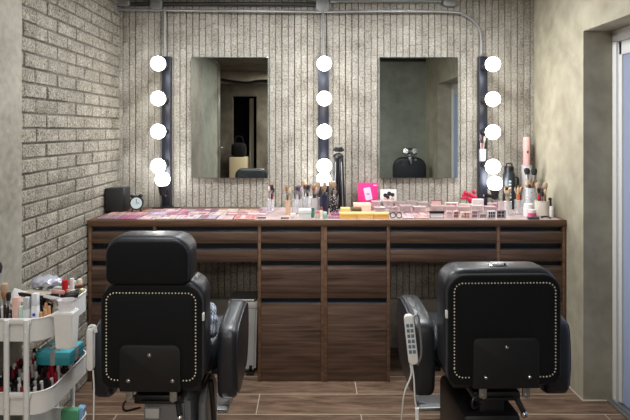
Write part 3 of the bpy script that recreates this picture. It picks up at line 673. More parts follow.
# upright pink box and photo card
Yp = 3.385
t = thing('pink_box', 'bright pink box showing a tilted white compact, leaning on the wall', 'box', (wx(368,Yp), Yp, TOP))
bm = nb(); box(bm, -0.064, 0.064, 0, 0.03, 0, 0.160, 0.002); obj('box_body', bm, colour((226,48,128)), t)
bm = nb(); slab(bm, rr(-0.022, 0.022, -0.04, 0.04, 0.006), -0.0018, 0.001, 'Y', 0, mtx=Matrix.Translation((0.0,0,0.092)) @ Matrix.Rotation(math.radians(-12), 4, 'Y')); pr = obj('compact_print', bm, colour((208,200,226)), t)
bm = nb(); box(bm, -0.01, 0.01, -0.0026, -0.0016, 0.088, 0.094); obj('print_mark', bm, colour((110,70,140)), pr)
bm = nb(); box(bm, 0.035, 0.056, -0.001, 0.001, 0.143, 0.149); obj('label_print', bm, colour((250,225,238)), t)
t = thing('photo_card', 'white photo card with dark-haired people, leaning beside the pink box', 'photo card', (wx(388,Yp), Yp-.02, TOP))
bm = nb(); box(bm, -0.052, 0.052, 0, 0.006, 0, 0.122, 0.001); obj('card', bm, colour((214,214,212)), t)
bm = nb()
for (x, z, r) in ((-.02,.085,.013),(.005,.095,.014),(.026,.088,.012),(-.004,.072,.011)): cyl(bm, (x,-.0012,z), (x,.0005,z), r, r, 14)
obj('hair_print', bm, colour((38,34,40)), t)
bm = nb()
for (x, z, r) in ((-.024,.06,.010),(.002,.054,.012),(.024,.062,.011),(-.012,.04,.008)): cyl(bm, (x,-.0012,z), (x,.0005,z), r, r, 14)
obj('face_print', bm, colour((206,160,138)), t)

# upright cases in the pink / clear cluster
def upright(label, xa, xb, ya_, Y, rgb, panes=0, edge=None, clear=True, th=0.018, dark=False, name='compact_case'):
    x0, x1 = wx(xa,Y), wx(xb,Y); h = wz(ya_,Y)-TOP
    t = thing(name, label, 'makeup case', ((x0+x1)/2, Y, TOP), R.uniform(-.05,.05), 'upright makeup cases'); w=(x1-x0)/2
    bm = nb(); box(bm, -w, w, 0, th, 0, h, 0.002, 1); obj('case_body', bm, colour(rgb, .25), t)
    if edge:
        bm = nb(); tube(bm, [(-w,0,.001),(w,0,.001),(w,0,h),(-w,0,h),(-w,0,.001)], 0.0022, 4, smooth=False); obj('case_rim', bm, colour(edge,.3), t)
    if edge and edge[0] < 30:
        bm = nb(); box(bm, -w-.002, w+.002, -.003, th, h-.011, h+.002, .001, 1); obj('case_lid', bm, M_BLACK, t)
    for k in range(panes):
        a = -w*.85 + k*(1.7*w/panes)
        for j in range(2):
            bm = nb(); box(bm, a, a+1.7*w/panes-.004, -0.0012, 0.001, h*(.14+.42*j), h*(.46+.42*j)); obj('pan', bm, colour((48,44,48) if dark else R.choice(PANS)), t)
    return t
upright('pink case with a thin brown rim, standing behind the black-edged case', 431,441.5,200.5,3.30,(222,176,172),0,(96,70,70))
upright('pale pink case standing next to the brown-rimmed one', 445,458,202.5,3.30,(228,196,190),2)
upright('pale peach case standing below the red flower', 460,472,204,3.24,(232,204,192),0,(236,226,220))
upright('tall plain white box standing in front of the blue-black light bar', 472.5,484,199,3.22,(224,214,214))
upright('pinkish-grey case standing between the white box and silver-framed case', 488,497.5,203,3.22,(196,168,172),2)
upright('pink case with a silver frame next to the clear brush cup', 499,508.5,202,3.20,(206,182,182),0,(226,222,222))
upright('open case with black lid edge and white front', 430,444,211.5,3.00,(232,226,222),0,(24,22,24))
upright('clear pink case at the edge, first past the black-edged case', 446.5,452.5,211,3.00,(226,198,192),1)
upright('clear pink case at the edge, second past the black-edged case', 453.5,459.5,211,3.00,(222,190,186),1)
upright('peach case at the edge holding three dark-tipped pans', 461,470.5,212,3.00,(232,206,190),3)
upright('white gridded case at the edge in front of the tall white box', 472,478.5,210.5,3.00,(224,222,222),1,(150,150,154))
upright('low silver case at the edge with a brown front', 479.5,486.5,214,2.99,(150,128,122),0,(200,198,200))
upright('pale case with six dark pans at the edge, farther from the brush cups', 488,496,211,3.00,(206,200,202),3,None,dark=True)
upright('pale case with dark pans at the edge, closer to the brush cups', 497.5,505.5,210.5,3.01,(196,190,194),2,(60,56,60),dark=True)

for rn, Y, h, xs in (('rear', 3.31, .042, [(372,381),(383,393),(395,405),(407,416),(418,428.5)]), ('middle', 3.15, .034, [(375,386),(388.5,399),(401,412),(414,426),(432,443),(445,456),(459,470),(472,483),(486,496)])):
    for k, (a, b) in enumerate(xs):
        x0, x1 = wx(a,Y), wx(b,Y); w = (x1-x0)/2
        t = thing('clear_case', 'see-through pink storage case, %s from the pink box in the %s row' % (ORD[k], rn), 'storage case', ((x0+x1)/2, Y, TOP+.0125), R.uniform(-.04,.04), 'see-through pink storage cases')
        hh = h*R.uniform(.8,1.15)
        bm = nb(); box(bm, -w, w, 0, .05, 0, hh, .002, 1); obj('case_shell', bm, M_PCLEAR, t)
        bm = nb(); box(bm, -w-.001, w+.001, -.001, .051, hh-.003, hh, .001, 1); obj('case_lid', bm, colour(R.choice([(204,188,186),(216,204,202),(186,166,166)]), .2), t)
        for q in range(2):
            bm = nb(); box(bm, -w*.8+q*w*.85, -w*.1+q*w*.85, .01, .04, .002, hh*.6); obj('pan', bm, colour(R.choice(PANS),.5), t)
# red fabric flower
Yf = 3.37
t = thing('fabric_flower', 'crimson fabric flower hair clip propped behind the pale cases', 'hair clip', (wx(470,Yf), Yf, TOP))
bm = nb(); rq = random.Random(2)
for k in range(11):
    a = rq.uniform(0, 2*PI); r = rq.uniform(.008,.032)
    ball(bm, (r*math.cos(a)*1.1-.004, rq.uniform(-.015,.012), .082+r*math.sin(a)*.9), rq.uniform(.012,.018), 10, (1,.6,1))
ball(bm, (.026,0,.108), .013, 10); ball(bm, (-.042,0,.066), .012, 10, (1.5,.7,.8))
obj('petals', bm, colour((176,24,62), .7), t)
bm = nb(); box(bm, -.006, .006, -.004, .004, 0, .07, .002); obj('clip', bm, colour((120,20,44)), t)

# ------------------------------------------------------------------ brushes and cups
def make_brush(length, hc, tc, tip_r=0.007, tip_l=0.028, flat=False):
    t = thing('makeup_brush', 'x', 'makeup brush')
    bm = nb(); lathe(bm, [(0,0),(.0022,.002),(.0032,length*.35),(.0038,length*.62),(.003,length*.7),(0,length*.7)], seg=8); obj('handle', bm, colour(hc,.3), t)
    bm = nb(); cyl(bm, (0,0,length*.68), (0,0,length-tip_l), .0034, tip_r*.72, 8); obj('ferrule', bm, M_STEEL, t)
    bm = nb(); lathe(bm, [(tip_r*.7,length-tip_l),(tip_r,length-tip_l*.5),(tip_r*.75,length-tip_l*.12),(0,length)], seg=10); obj('bristles', bm, colour(tc,.95), t)
    return t
PROTO = {}
def brush_at(kind, base, lean_x, lean_y, label, group, first=[0]):
    if kind not in PROTO:
        hc, tc, L, tr, tl = BR[kind]; b = make_brush(L, hc, tc, tr, tl); PROTO[kind] = b; b['label'] = label; b['group'] = group
        b.location = base; b.rotation_euler = (lean_y, lean_x, 0); return b
    return dup(PROTO[kind], base, (lean_y, lean_x, R.uniform(0,3)), label, group)
BR = {'tan':((60,40,34),(150,104,70),.165,.008,.03), 'black':((24,22,24),(34,30,32),.16,.009,.032), 'cream':((180,156,132),(206,182,152),.155,.008,.034),
      'silver':((190,190,196),(120,96,110),.165,.007,.026), 'white':((230,228,226),(70,60,62),.16,.007,.026), 'pink':((214,110,120),(236,206,200),.15,.008,.03),
      'red':((176,34,52),(60,30,36),.14,.008,.03), 'fluffy':((40,36,38),(168,146,124),.19,.015,.042), 'darkfluffy':((30,28,30),(30,28,32),.26,.019,.042), 'orange':((232,104,56),(236,120,70),.125,.009,.05),
      'purple':((110,92,130),(170,150,180),.155,.008,.03)}
def cup(cname, label, x, y, r, h, m, brushes, blab, spread=0.16, z=TOP, lift=0.004, name='brush_cup'):
    t = thing(name, label, 'cup', (x, y, z))
    bm = nb(); lathe(bm, [(0,0),(r*.92,0),(r,.004),(r,h),(r-.0022,h),(r-.0022,.005),(0,.005)], seg=24); obj('cup_body', bm, m, t)
    bm = nb(); tube(bm, [(r*math.cos(2*PI*i/20), r*math.sin(2*PI*i/20), h) for i in range(21)], .0014, 5, smooth=False); obj('cup_rim', bm, m, t)
    n = len(brushes)
    cnt = {}
    for i, kd in enumerate(brushes):
        a = 2*PI*i/n + .4; q = r*.38
        sx = math.cos(a); sy = math.sin(a)
        sp = spread*R.uniform(.6,1.1)
        lim = math.atan2(r-.007-q if r>.02 else .006, h-lift)
        sp = min(sp, max(.05, lim*1.15))
        brush_at(kd, (x-sx*q*.3, y-sy*q*.3, z+.006), sx*sp, -sy*sp, '%s makeup brush standing in %s' % (ADJ[kd], blab), 'brushes in '+blab)
ADJ = {'tan':'tan-tipped','black':'all-black','cream':'cream','silver':'silver-handled','white':'white-handled dark-tipped','pink':'pink-handled','red':'red-handled','fluffy':'large fluffy beige','darkfluffy':'large fluffy black','orange':'bright orange','purple':'purple-handled'}
cup('a','slim clear cup of red and dark brushes, alone under the corridor mirror', wx(270.5,3.25), 3.25, .024, .075, M_CLEAR, ['red','black','pink','black','red','silver','tan'], 'the lone slim cup under the corridor mirror')
cup('b','narrow beige cup beside the wide clear brush cup', wx(288,3.12), 3.12, .014, .085, colour((214,180,150)), ['cream','tan','cream'], 'the narrow beige cup', spread=.1)
cup('c','wide clear cup crowded with silver and purple brushes', wx(297,3.17), 3.17, .030, .085, M_CLEAR, ['silver','purple','white','black','silver','purple','white','silver','black','purple','silver','tan'], 'the wide clear cup of silver brushes')
cup('d','clear cup of tan and black brushes in the middle of the cup cluster', wx(307,3.26), 3.26, .027, .09, M_CLEAR, ['tan','black','tan','white','black','fluffy','tan','silver','tan','purple','black'], 'the clear cup of tan brushes')
cup('e','frosted cup of mixed brushes below the light bar between the mirrors', wx(315.5,3.16), 3.16, .026, .095, M_FROST, ['white','tan','black','silver','cream','tan','purple','fluffy','black','tan'], 'the frosted cup below the middle light bar')
cup('f','tall navy blue cup of brushes below the light bar between the mirrors', wx(324.5,3.13), 3.13, .023, .115, colour((30,36,62),.35), ['tan','fluffy','black','cream'], 'the tall navy cup')
cup('g','dark floral patterned cup in front of the folded tripod', wx(334,3.20), 3.20, .026, .10, M_FLORAL, ['fluffy','white','fluffy','black','cream'], 'the floral patterned cup', spread=.25)
cup('h','clear cup of cream brushes beside the silver-framed case', wx(508,3.12), 3.12, .022, .08, M_CLEAR, ['cream','tan','cream','cream','black','cream','tan','cream'], 'the clear cup beside the silver-framed case')
cup('i','clear cup of cream and tan brushes next to the orange brush', wx(519,3.14), 3.14, .026, .085, M_CLEAR, ['cream','tan','black','cream','orange','tan','cream'], 'the clear cup with the orange brush')
cup('j','wide cream ceramic cup of fluffy brushes and lipsticks near the plastered wall', wx(542,3.09), 3.09, .040, .088, colour((216,208,196),.5), ['fluffy','red','black','cream','red','fluffy','white','tan','silver'], 'the wide cream cup')
cup('k','tall clear cup of large fluffy brushes behind the orange brush', wx(531,3.29), 3.29, .034, .14, M_CLEAR, ['darkfluffy','fluffy','black','darkfluffy','tan','fluffy','darkfluffy','white','fluffy'], 'the tall clear cup of fluffy brushes')
for (px, py, rgb, w_) in ((539,200,(206,30,52),0),(545,199,(210,32,56),1)):
    Yk = 3.085; z0 = TOP+.05
    t = thing('lipstick', 'red lipstick standing in the wide cream cup, ' + ('nearer the white tub','nearer the plastered wall')[w_], 'lipstick', (wx(px,Yk), Yk, z0))
    bm = nb(); cyl(bm, (0,0,0), (0,0,.045), .0075, .0075, 12, .001); obj('tube_body', bm, M_BLACK, t)
    bm = nb(); cyl(bm, (0,0,.045), (0,0,.075), .0075, .0065, 12, .002); obj('lipstick_tip', bm, colour(rgb,.35), t)
# brush holder strapped to the right light bar
cup('l','small clear brush holder clipped to the light bar near the plastered wall', wx(482,3.365), 3.352, .022, .075, M_CLEAR, ['white','pink','silver','red','white','cream'], 'the holder clipped on the light bar', z=wz(161,3.37), spread=.2)

# folded tripod
Yt = 3.33
t = thing('folded_tripod', 'folded black camera tripod standing against the back wall', 'tripod', (wx(338.5,Yt), Yt, TOP))
for k, (x, y) in enumerate(((-.030,-.01),(.030,-.008),(.002,.032))):
    bm = nb(); box(bm, -.014, .014, -.010, .010, 0, .335, .005, mtx=Matrix.Translation((x,y,.006)) @ Matrix.Rotation(math.atan2(-x*.5,.335), 4, 'Y')); lg = obj('leg', bm, M_BLACK, t)
    bm = nb(); cyl(bm, (x-.004*(1 if x>0 else -1),y-.009,.02), (x*.6,y-.011,.30), .003); obj('leg_tube', bm, M_GREYM, lg)
    bm = nb(); cyl(bm, (x,y,0), (x,y,.015), .009); obj('foot', bm, M_BLACK, lg)
bm = nb(); cyl(bm, (0,0,.10), (0,0,.345), .011); obj('centre_column', bm, M_BLACK, t)
bm = nb(); ball(bm, (0,0,.335), .033, 16, (1,.8,.6)); obj('shoulder', bm, M_BLACK, t)
bm = nb(); box(bm, -.026, .026, -.015, .015, .362, .392, .006); cyl(bm, (-.034,0,.375), (.034,0,.375), .008); hd = obj('tripod_head', bm, M_BLACK, t)
bm = nb(); cyl(bm, (0,0,.388), (0,0,.402), .014); obj('head_plate', bm, M_STEEL, hd)

# small goods in front of the cups
carton('skincare_box', 'small white cube box with a pale green band at the worktop edge', 'box', wx(299,2.99), wx(311,2.99), 2.985, 3.04, TOP, TOP+.05, (206,214,208), (232,234,232), rz=.06)
def jar(label, x, y, r, h, rgb, cap, name='cream_jar', cat='jar', group=None):
    t = thing(name, label, cat, (x, y, TOP), 0, group)
    bm = nb(); lathe(bm, [(0,0),(r*.9,0),(r,.003),(r,h*.66),(r*.9,h*.7),(0,h*.7)], seg=18); obj('jar_body', bm, colour(rgb,.25), t)
    bm = nb(); cyl(bm, (0,0,h*.66), (0,0,h), r*.94, r*.92, 18, .001); obj('jar_lid', bm, colour(cap,.3), t)
    return t
jar('squat white jar at the worktop edge beside the white cube box', wx(293,3.0), 3.0, .016, .028, (230,226,222), (238,232,226))
jar('small green bottle between the white cube box and the frosted cup', wx(312.7,3.03), 3.03, .010, .055, (70,134,104), (50,100,84), 'serum_bottle', 'bottle')
jar('small pink-lidded jar in front of the frosted cup', wx(317.5,3.0), 3.0, .013, .04, (206,196,180), (204,120,130))
jar('clear jar with a brown lid in front of the frosted cup', wx(321,3.06), 3.06, .012, .055, (220,206,196), (128,84,66))
jar('small mint green jar in front of the tall navy cup', wx(325,2.99), 2.99, .013, .038, (150,190,168), (200,214,206))
jar('white tub with a grey label next to the wide cream cup', wx(528.5,3.05), 3.05, .028, .075, (226,224,222), (236,234,232), 'cream_tub', 'tub')
jar('squat clear tub of pink cream at the worktop edge', wx(532,2.99), 2.99, .022, .05, (220,96,132), (232,222,222), 'cream_tub', 'tub')
jar('slim white bottle nearest the plastered wall', wx(551.5,3.02), 3.02, .011, .065, (214,214,210), (232,232,230), 'lotion_bottle', 'bottle')
jar('tiny dark bottle behind the slim white bottle', wx(550,3.12), 3.12, .010, .10, (60,54,52), (30,28,28), 'lotion_bottle', 'bottle')
bm = nb(); box(bm, wx(528,2.965), wx(539,2.965), 2.955, 2.985, TOP, TOP+.014, .003); tag(obj('hair_clip', bm, colour((70,78,92),.3)), 'flat slate-grey compact at the worktop edge below the pink tub', 'compact')
bm = nb(); tube(bm, [(wx(541,3.0),3.0,TOP+.006),(wx(546,3.0),3.0,TOP+.010),(wx(551,2.98),2.98,TOP+.005)], .005, 8); tag(obj('eyelash_curler', bm, M_BLACK), 'black curved tool lying in front of the wide cream cup', 'tool')
bm = nb(); tube(bm, [(wx(258,2.99),2.99,TOP+.004),(wx(262,2.985),2.985,TOP+.006),(wx(266,2.99),2.99,TOP+.004)], .0035, 8); tag(obj('hair_pin', bm, colour((50,54,74))), 'small dark hair pin at the worktop edge before the lone slim cup', 'hair pin')
bm = nb(); cyl(bm, (wx(281,2.98),2.98,TOP+.005), (wx(289,2.98),2.98,TOP+.005), .0045, .0035, 10); tag(obj('eyeliner_pencil', bm, colour((84,60,56))), 'brown pencil lying at the worktop edge before the beige cup', 'pencil')
# black insulated bottle with white marks
Yb = 3.37
t = thing('insulated_bottle', 'black insulated bottle with a white ladder of marks beside the light bar', 'bottle', (wx(509,Yb), Yb, TOP))
bm = nb(); lathe(bm, [(0,0),(.036,0),(.038,.006),(.038,.215),(.030,.235),(0,.235)], seg=24); obj('bottle_body', bm, mat('dark_slate',(30,36,42),rough=.35), t)
bm = nb(); cyl(bm, (0,0,.235), (0,0,.268), .030, .030, 20, .004); tube(bm, [(-.02,0,.262),(-.012,0,.285),(.014,0,.285),(.022,0,.262)], .004, 6); obj('bottle_cap', bm, M_BLACK, t)
bm = nb(); tube(bm, [(.036,0,.20),(.058,0,.19),(.058,0,.12),(.038,0,.10)], .005, 8); obj('bottle_handle', bm, M_BLACK, t)
for k in range(6):
    bm = nb(); box(bm, -.014, .0, -.0395, -.034, .07+k*.02, .082+k*.02); obj('printed_mark', bm, colour((176,190,196)), t)
# pink can on a clear tower
t = thing('acrylic_tower', 'clear cylinder of cotton and puffs under the pink can', 'container', (wx(526.5,3.405), 3.405, TOP))
bm = nb(); lathe(bm, [(0,0),(.032,0),(.032,.27),(.030,.27),(.030,.004),(0,.004)], seg=24); obj('tower_wall', bm, M_FROST, t)
bm = nb(); cyl(bm, (0,0,.27), (0,0,.276), .032, .032, 24); obj('tower_lid', bm, M_FROST, t)
t = thing('spray_can', 'tall pale pink can standing on top of the clear cylinder', 'can', (wx(526.5,3.405), 3.405, TOP+.2765))
bm = nb(); lathe(bm, [(0,0),(.021,0),(.022,.003),(.022,.150),(.020,.155),(0,.155)], seg=24); obj('can_body', bm, colour((226,176,172),.35), t)
bm = nb(); cyl(bm, (0,0,.155), (0,0,.178), .0205, .0205, 24, .002); obj('can_cap', bm, colour((236,192,186),.35), t)
bm = nb(); box(bm, -.006, .004, -.0232, -.021, .075, .09); obj('can_print', bm, colour((60,50,54)), t)

# ------------------------------------------------------------------ rolling cart
X0c, X1c, Y0c, Y1c = -1.185, -0.945, 1.905, 2.285
t = thing('rolling_cart', 'white three-tier metal rolling cart packed with makeup by the brick wall', 'cart', ((X0c+X1c)/2, (Y0c+Y1c)/2, 0))
hw = (X1c-X0c)/2; hd_ = (Y1c-Y0c)/2
TR = {'top':(0.64,0.72),'mid':(0.375,0.455),'low':(0.115,0.20)}
for kx in ('top','mid','low'):
    z0, z1 = TR[kx]
    bm = nb(); s = bmesh.new(); th = .003
    oo = rr(-hw, hw, -hd_, hd_, .065, 8); oi = rr(-hw+th, hw-th, -hd_+th, hd_-th, .062, 8); nn = len(oo)
    vo0 = [s.verts.new((a, b, z0)) for a, b in oo]; vo1 = [s.verts.new((a, b, z1)) for a, b in oo]
    vi1 = [s.verts.new((a, b, z1)) for a, b in oi]; vi0 = [s.verts.new((a, b, z0+.003)) for a, b in oi]
    for i in range(nn):
        j = (i+1) % nn
        s.faces.new((vo0[i],vo0[j],vo1[j],vo1[i])); s.faces.new((vo1[i],vo1[j],vi1[j],vi1[i])); s.faces.new((vi1[i],vi1[j],vi0[j],vi0[i]))
    s.faces.new(vo0[::-1]); s.faces.new(vi0)
    bmesh.ops.recalc_face_normals(s, faces=list(s.faces)); merge(bm, s)
    tr = obj('tray', bm, M_WHITE, t)
    bm = nb(); tube(bm, [(a, b, z1) for a, b in oo+[oo[0]]], .0032, 6, smooth=False); obj('tray_rim', bm, M_WPLAS, tr)
for sy in (-1, 1):
    for xx in (-.018, .053) if sy < 0 else (-.035, .035):
        bm = nb(); yy = sy*(hd_+.0135); tube(bm, [(xx, yy, .05), (xx, yy, .722)], .0095, 10, smooth=False); obj('upright', bm, M_WHITE, t)
        bm = nb(); cyl(bm, (xx-.008, yy, .026), (xx+.008, yy, .026), .025, .025, 18, .004); obj('caster', bm, colour((60,60,62)), t)
    for kx in ('top','mid','low'):
        z1 = TR[kx][1]; xa, xb = ((-.018,.053) if sy < 0 else (-.035,.035))
        bm = nb(); yy = sy*(hd_+.005); box(bm, xa-.012, xb+.012, yy-.005, yy+.005, z1-.016, z1+.003, .002)
        if sy < 0:
            for q in (xa, xb): cyl(bm, (q, yy-.017, z1-.04), (q, yy-.020, z1-.04), .004)
        obj('cross_bar', bm, M_WHITE, t)

def inX(x): return max(X0c+.02, min(X1c-.018, x))
def small_box(label, px, Y, ztop, w, d, rgb, zbase=0.644, rz=0.0, cap=None, name='makeup_box', cat='box'):
    t = thing(name, label, cat, (inX(wx(px,Y)), Y, zbase), rz); h = ztop-zbase
    bm = nb(); box(bm, -w/2, w/2, -d/2, d/2, 0, h*(.7 if cap else 1), .002); obj('box_body', bm, colour(rgb,.35), t)
    if cap:
        bm = nb(); box(bm, -w/2*.96, w/2*.96, -d/2*.96, d/2*.96, h*.7, h, .002); obj('box_cap', bm, colour(cap,.35), t)
    return t
def bottle(label, x, y, z, r, h, rgb, cap, name='cosmetic_bottle', cat='bottle', capk=.30, group=None, neck=.5):
    t = thing(name, label, cat, (x, y, z), 0, group)
    bm = nb(); lathe(bm, [(0,0),(r*.9,0),(r,.003),(r,h*(1-capk)-.006),(r*neck,h*(1-capk)),(0,h*(1-capk))], seg=14); obj('bottle_body', bm, colour(rgb,.2), t)
    bm = nb(); cyl(bm, (0,0,h*(1-capk)-.001), (0,0,h), r*max(neck,.62), r*max(neck,.55), 12, .001); obj('bottle_cap', bm, colour(cap,.35), t)
    return t
zt0 = .644
small_box('tall pale pink box standing at the near end of the top tray', 16.5, 1.945, .788, .022, .022, (214,178,170))
small_box('mint green box beside the tall pale pink one in the top tray', 21.5, 1.95, .752, .018, .02, (176,204,190))
small_box('white tube with a grey band in the top tray beside the mint box', 27, 1.95, .785, .020, .02, (206,208,210), cap=(188,190,194), name='cream_tube', cat='tube')
t = small_box('white bottle with a blue dot in the top tray', 35.5, 1.965, .795, .022, .022, (222,224,228), cap=(212,216,222), name='lotion_bottle', cat='bottle')
bm = nb(); cyl(bm, (0,-.0112,.075), (0,-.0125,.075), .006); obj('blue_dot', bm, colour((40,70,190)), t)
bottle('black bottle just behind the blue-dotted bottle in the top tray', inX(wx(40,2.0)), 2.0, zt0, .012, .12, (28,26,28), (20,20,22))
for k, (px, Y) in enumerate(((41,1.955),(45,1.965),(49,1.985),(46,2.005))):
    bottle('small gold-pink bottle in the top tray, %s of four from the near end' % ORD[k], inX(wx(px,Y)), Y, zt0, .010, .085+.006*k, (206,160,130), (196,150,110))
bottle('grey capped tube standing beside the hanging white bin', inX(wx(55,2.03)), 2.03, zt0, .011, .115, (150,146,138), (166,162,154))
bottle('red bottle at the far part of the top tray', inX(wx(65,2.16)), 2.16, zt0, .015, .145, (206,34,40), (190,28,34), neck=.8)
bottle('white spray bottle next to the red bottle', inX(wx(72,2.2)), 2.2, zt0, .016, .14, (214,216,214), (226,226,224), neck=.4)
bottle('pale yellow bottle at the far corner of the top tray', inX(wx(80,2.245)), 2.245, zt0, .016, .125, (206,204,160), (226,222,200))
bottle('green glass bottle at the far end of the top tray', inX(wx(74,2.25)), 2.255, zt0, .013, .115, (120,140,112), (216,216,210))
# black palettes and sheets leaning on top of the bottles
def leaning(name, label, cat, px, Y, z, w, d, h, rgb, rot, lid=None):
    t = thing(name, label, cat, (inX(wx(px,Y)), Y, z)); t.rotation_euler = rot
    bm = nb(); box(bm, -w/2, w/2, -d/2, d/2, 0, h, .002); obj('case', bm, colour(rgb,.3), t)
    if lid:
        bm = nb(); box(bm, -w/2+.004, w/2-.004, -d/2+.004, d/2-.004, h, h+.002, .0005); obj('lid_panel', bm, colour(lid,.25), t)
    return t
leaning('makeup_palette','large black palette with a beige top resting across the top tray','makeup palette', 38, 2.07, .752, .115, .085, .014, (24,22,24), (-.10,.10,-.15), (168,160,142))
leaning('makeup_palette','black palette stack lying at the rim by the red bottle','makeup palette', 70, 2.13, .728, .065, .06, .018, (22,22,24), (-.06,-.06,.3), (40,40,44))
leaning('paper_sheet','crumpled white paper standing up by the pier','paper', 12, 2.02, .715, .055, .010, .075, (224,226,228), (-.35,.35,.1))
leaning('puff_pad','beige powder puff lying beside the crumpled paper','powder puff', 20, 2.0, .742, .055, .04, .016, (196,186,166), (.05,-.1,.2))
bm = nb(); s = bmesh.new(); bmesh.ops.create_icosphere(s, subdivisions=3, radius=1)
for v in s.verts:
    k = 1+.22*math.sin(9*v.co.x+5*v.co.y)*math.cos(7*v.co.z)
    v.co = Vector((v.co.x*.058*k, v.co.y*.05*k, v.co.z*.024*k))
merge(bm, s, Matrix.Translation((inX(wx(47,2.15)), 2.15, .785)))
tag(obj('plastic_pouch', bm, mat('silver_pouch',(186,188,202),rough=.2,metal=.3,var=.3,bump=.8,bscale=80), sharp=80), 'crinkled silvery pouch on top of the heap behind the black palette', 'pouch')
for k, (px, Y, kd) in enumerate(((2,1.93,'tan'),(4,1.95,'fluffy'),(7,1.94,'black'),(1,1.97,'darkfluffy'),(9,1.955,'tan'),(5,1.98,'cream'))):
    brush_at(kd, (wx(px,Y), Y, .65), R.uniform(-.15,.12), R.uniform(-.1,.1), '%s makeup brush at the pier end of the top tray' % ADJ[kd], 'brushes at the pier end of the cart')
rk = random.Random(9); kk = 0
cols = [('dark brown',(66,48,42)),('black',(26,24,26)),('clear',(196,196,196)),('pink',(206,140,146)),('brown',(120,84,66)),('white',(214,212,208))]
for yy in (2.03, 2.065, 2.10, 2.135, 2.17, 2.21):
    for xx in (-1.16, -1.125, -1.09, -1.055, -1.015, -.975):
        if rk.random() < .85 and not (yy > 2.14 and xx > -1.03):
            cnm, rgb = rk.choice(cols)
            bottle('%s cosmetic bottle packed into the middle of the top tray' % cnm, xx, yy, zt0, .013, rk.uniform(.08,.125) if yy > 2.12 or xx > -1.0 else rk.uniform(.07,.10), rgb, rk.choice([(30,28,30),(210,208,204),(180,150,110)]), group='%s bottles in the top tray' % cnm)

leaning('compact','round-cornered rose compact on the heap beside the red bottle','compact', 58, 2.06, .762, .045, .04, .014, (176,120,112), (-.3,.15,.3), (206,170,160))
leaning('makeup_palette','small white palette tilted on the heap by the grey tube','makeup palette', 52, 2.02, .755, .045, .05, .012, (206,204,206), (-.4,.1,-.3), (60,56,60))
leaning('brow_palette','small brown palette lying on the far rim corner','makeup palette', 78, 2.22, .742, .05, .035, .012, (90,66,56), (.1,-.1,.2), (150,120,104))
# white bin hung outside the cart
t = thing('hanging_bin', 'narrow white waste holder hooked outside the top tray', 'bin', (-.898, 1.955, .60))
s = bmesh.new(); bmesh.ops.create_cube(s, size=1)
for v in s.verts:
    k = .84 if v.co.z < 0 else 1
    v.co = Vector((v.co.x*.072*k, v.co.y*.06*k, (v.co.z+.5)*.135))
bmesh.ops.bevel(s, geom=list(s.edges), offset=.004, segments=2, affect='EDGES'); bm = nb(); merge(bm, s); obj('bin_body', bm, M_WPLAS, t)
bm = nb(); lathe(bm, [(.026,.13),(.032,.152),(.029,.166),(.034,.175),(.030,.166),(.028,.15),(.022,.13)], seg=14, mtx=Matrix.Diagonal((1,.8,1,1))); obj('bin_bag', bm, M_FROST, t)
bm = nb(); box(bm, -.052, -.030, -.02, .02, .116, .124, .002); obj('hook', bm, M_WPLAS, t)

# teal gift box in the middle tray
zg = .4965
t = thing('gift_box', 'flat teal gift box tied with a grey ribbon on the middle tray', 'gift box', (-.985, 2.09, zg), -.04)
gw, gd = .066, .056
bm = nb(); box(bm, -gw, gw, -gd, gd, 0, .032, .0015); obj('box_base', bm, colour((44,142,160),.5), t)
bm = nb(); box(bm, -gw-.0012, gw+.0012, -gd-.0012, gd+.0012, .028, .05, .0015); obj('box_lid', bm, colour((70,168,184),.5), t)
bm = nb(); box(bm, -.009, .009, -gd-.0025, gd+.0025, .0, .0515, .0005); box(bm, -gw-.0025, gw+.0025, -.012, .012, .0, .0515, .0005)
rbn = obj('ribbon', bm, colour((150,148,150),.35), t)
bm = nb()
for s_ in (-1, 1): tube(bm, [(0,0,.053),(s_*.02,.012,.066),(s_*.038,.004,.058),(s_*.02,-.008,.053),(0,0,.053)], .0035, 6)
tube(bm, [(0,0,.054),(.012,-.02,.055),(.02,-.04,.053)], .003, 6); tube(bm, [(0,0,.054),(-.014,-.018,.056),(-.024,-.03,.053)], .003, 6)
obj('bow', bm, colour((172,170,170),.35), t)
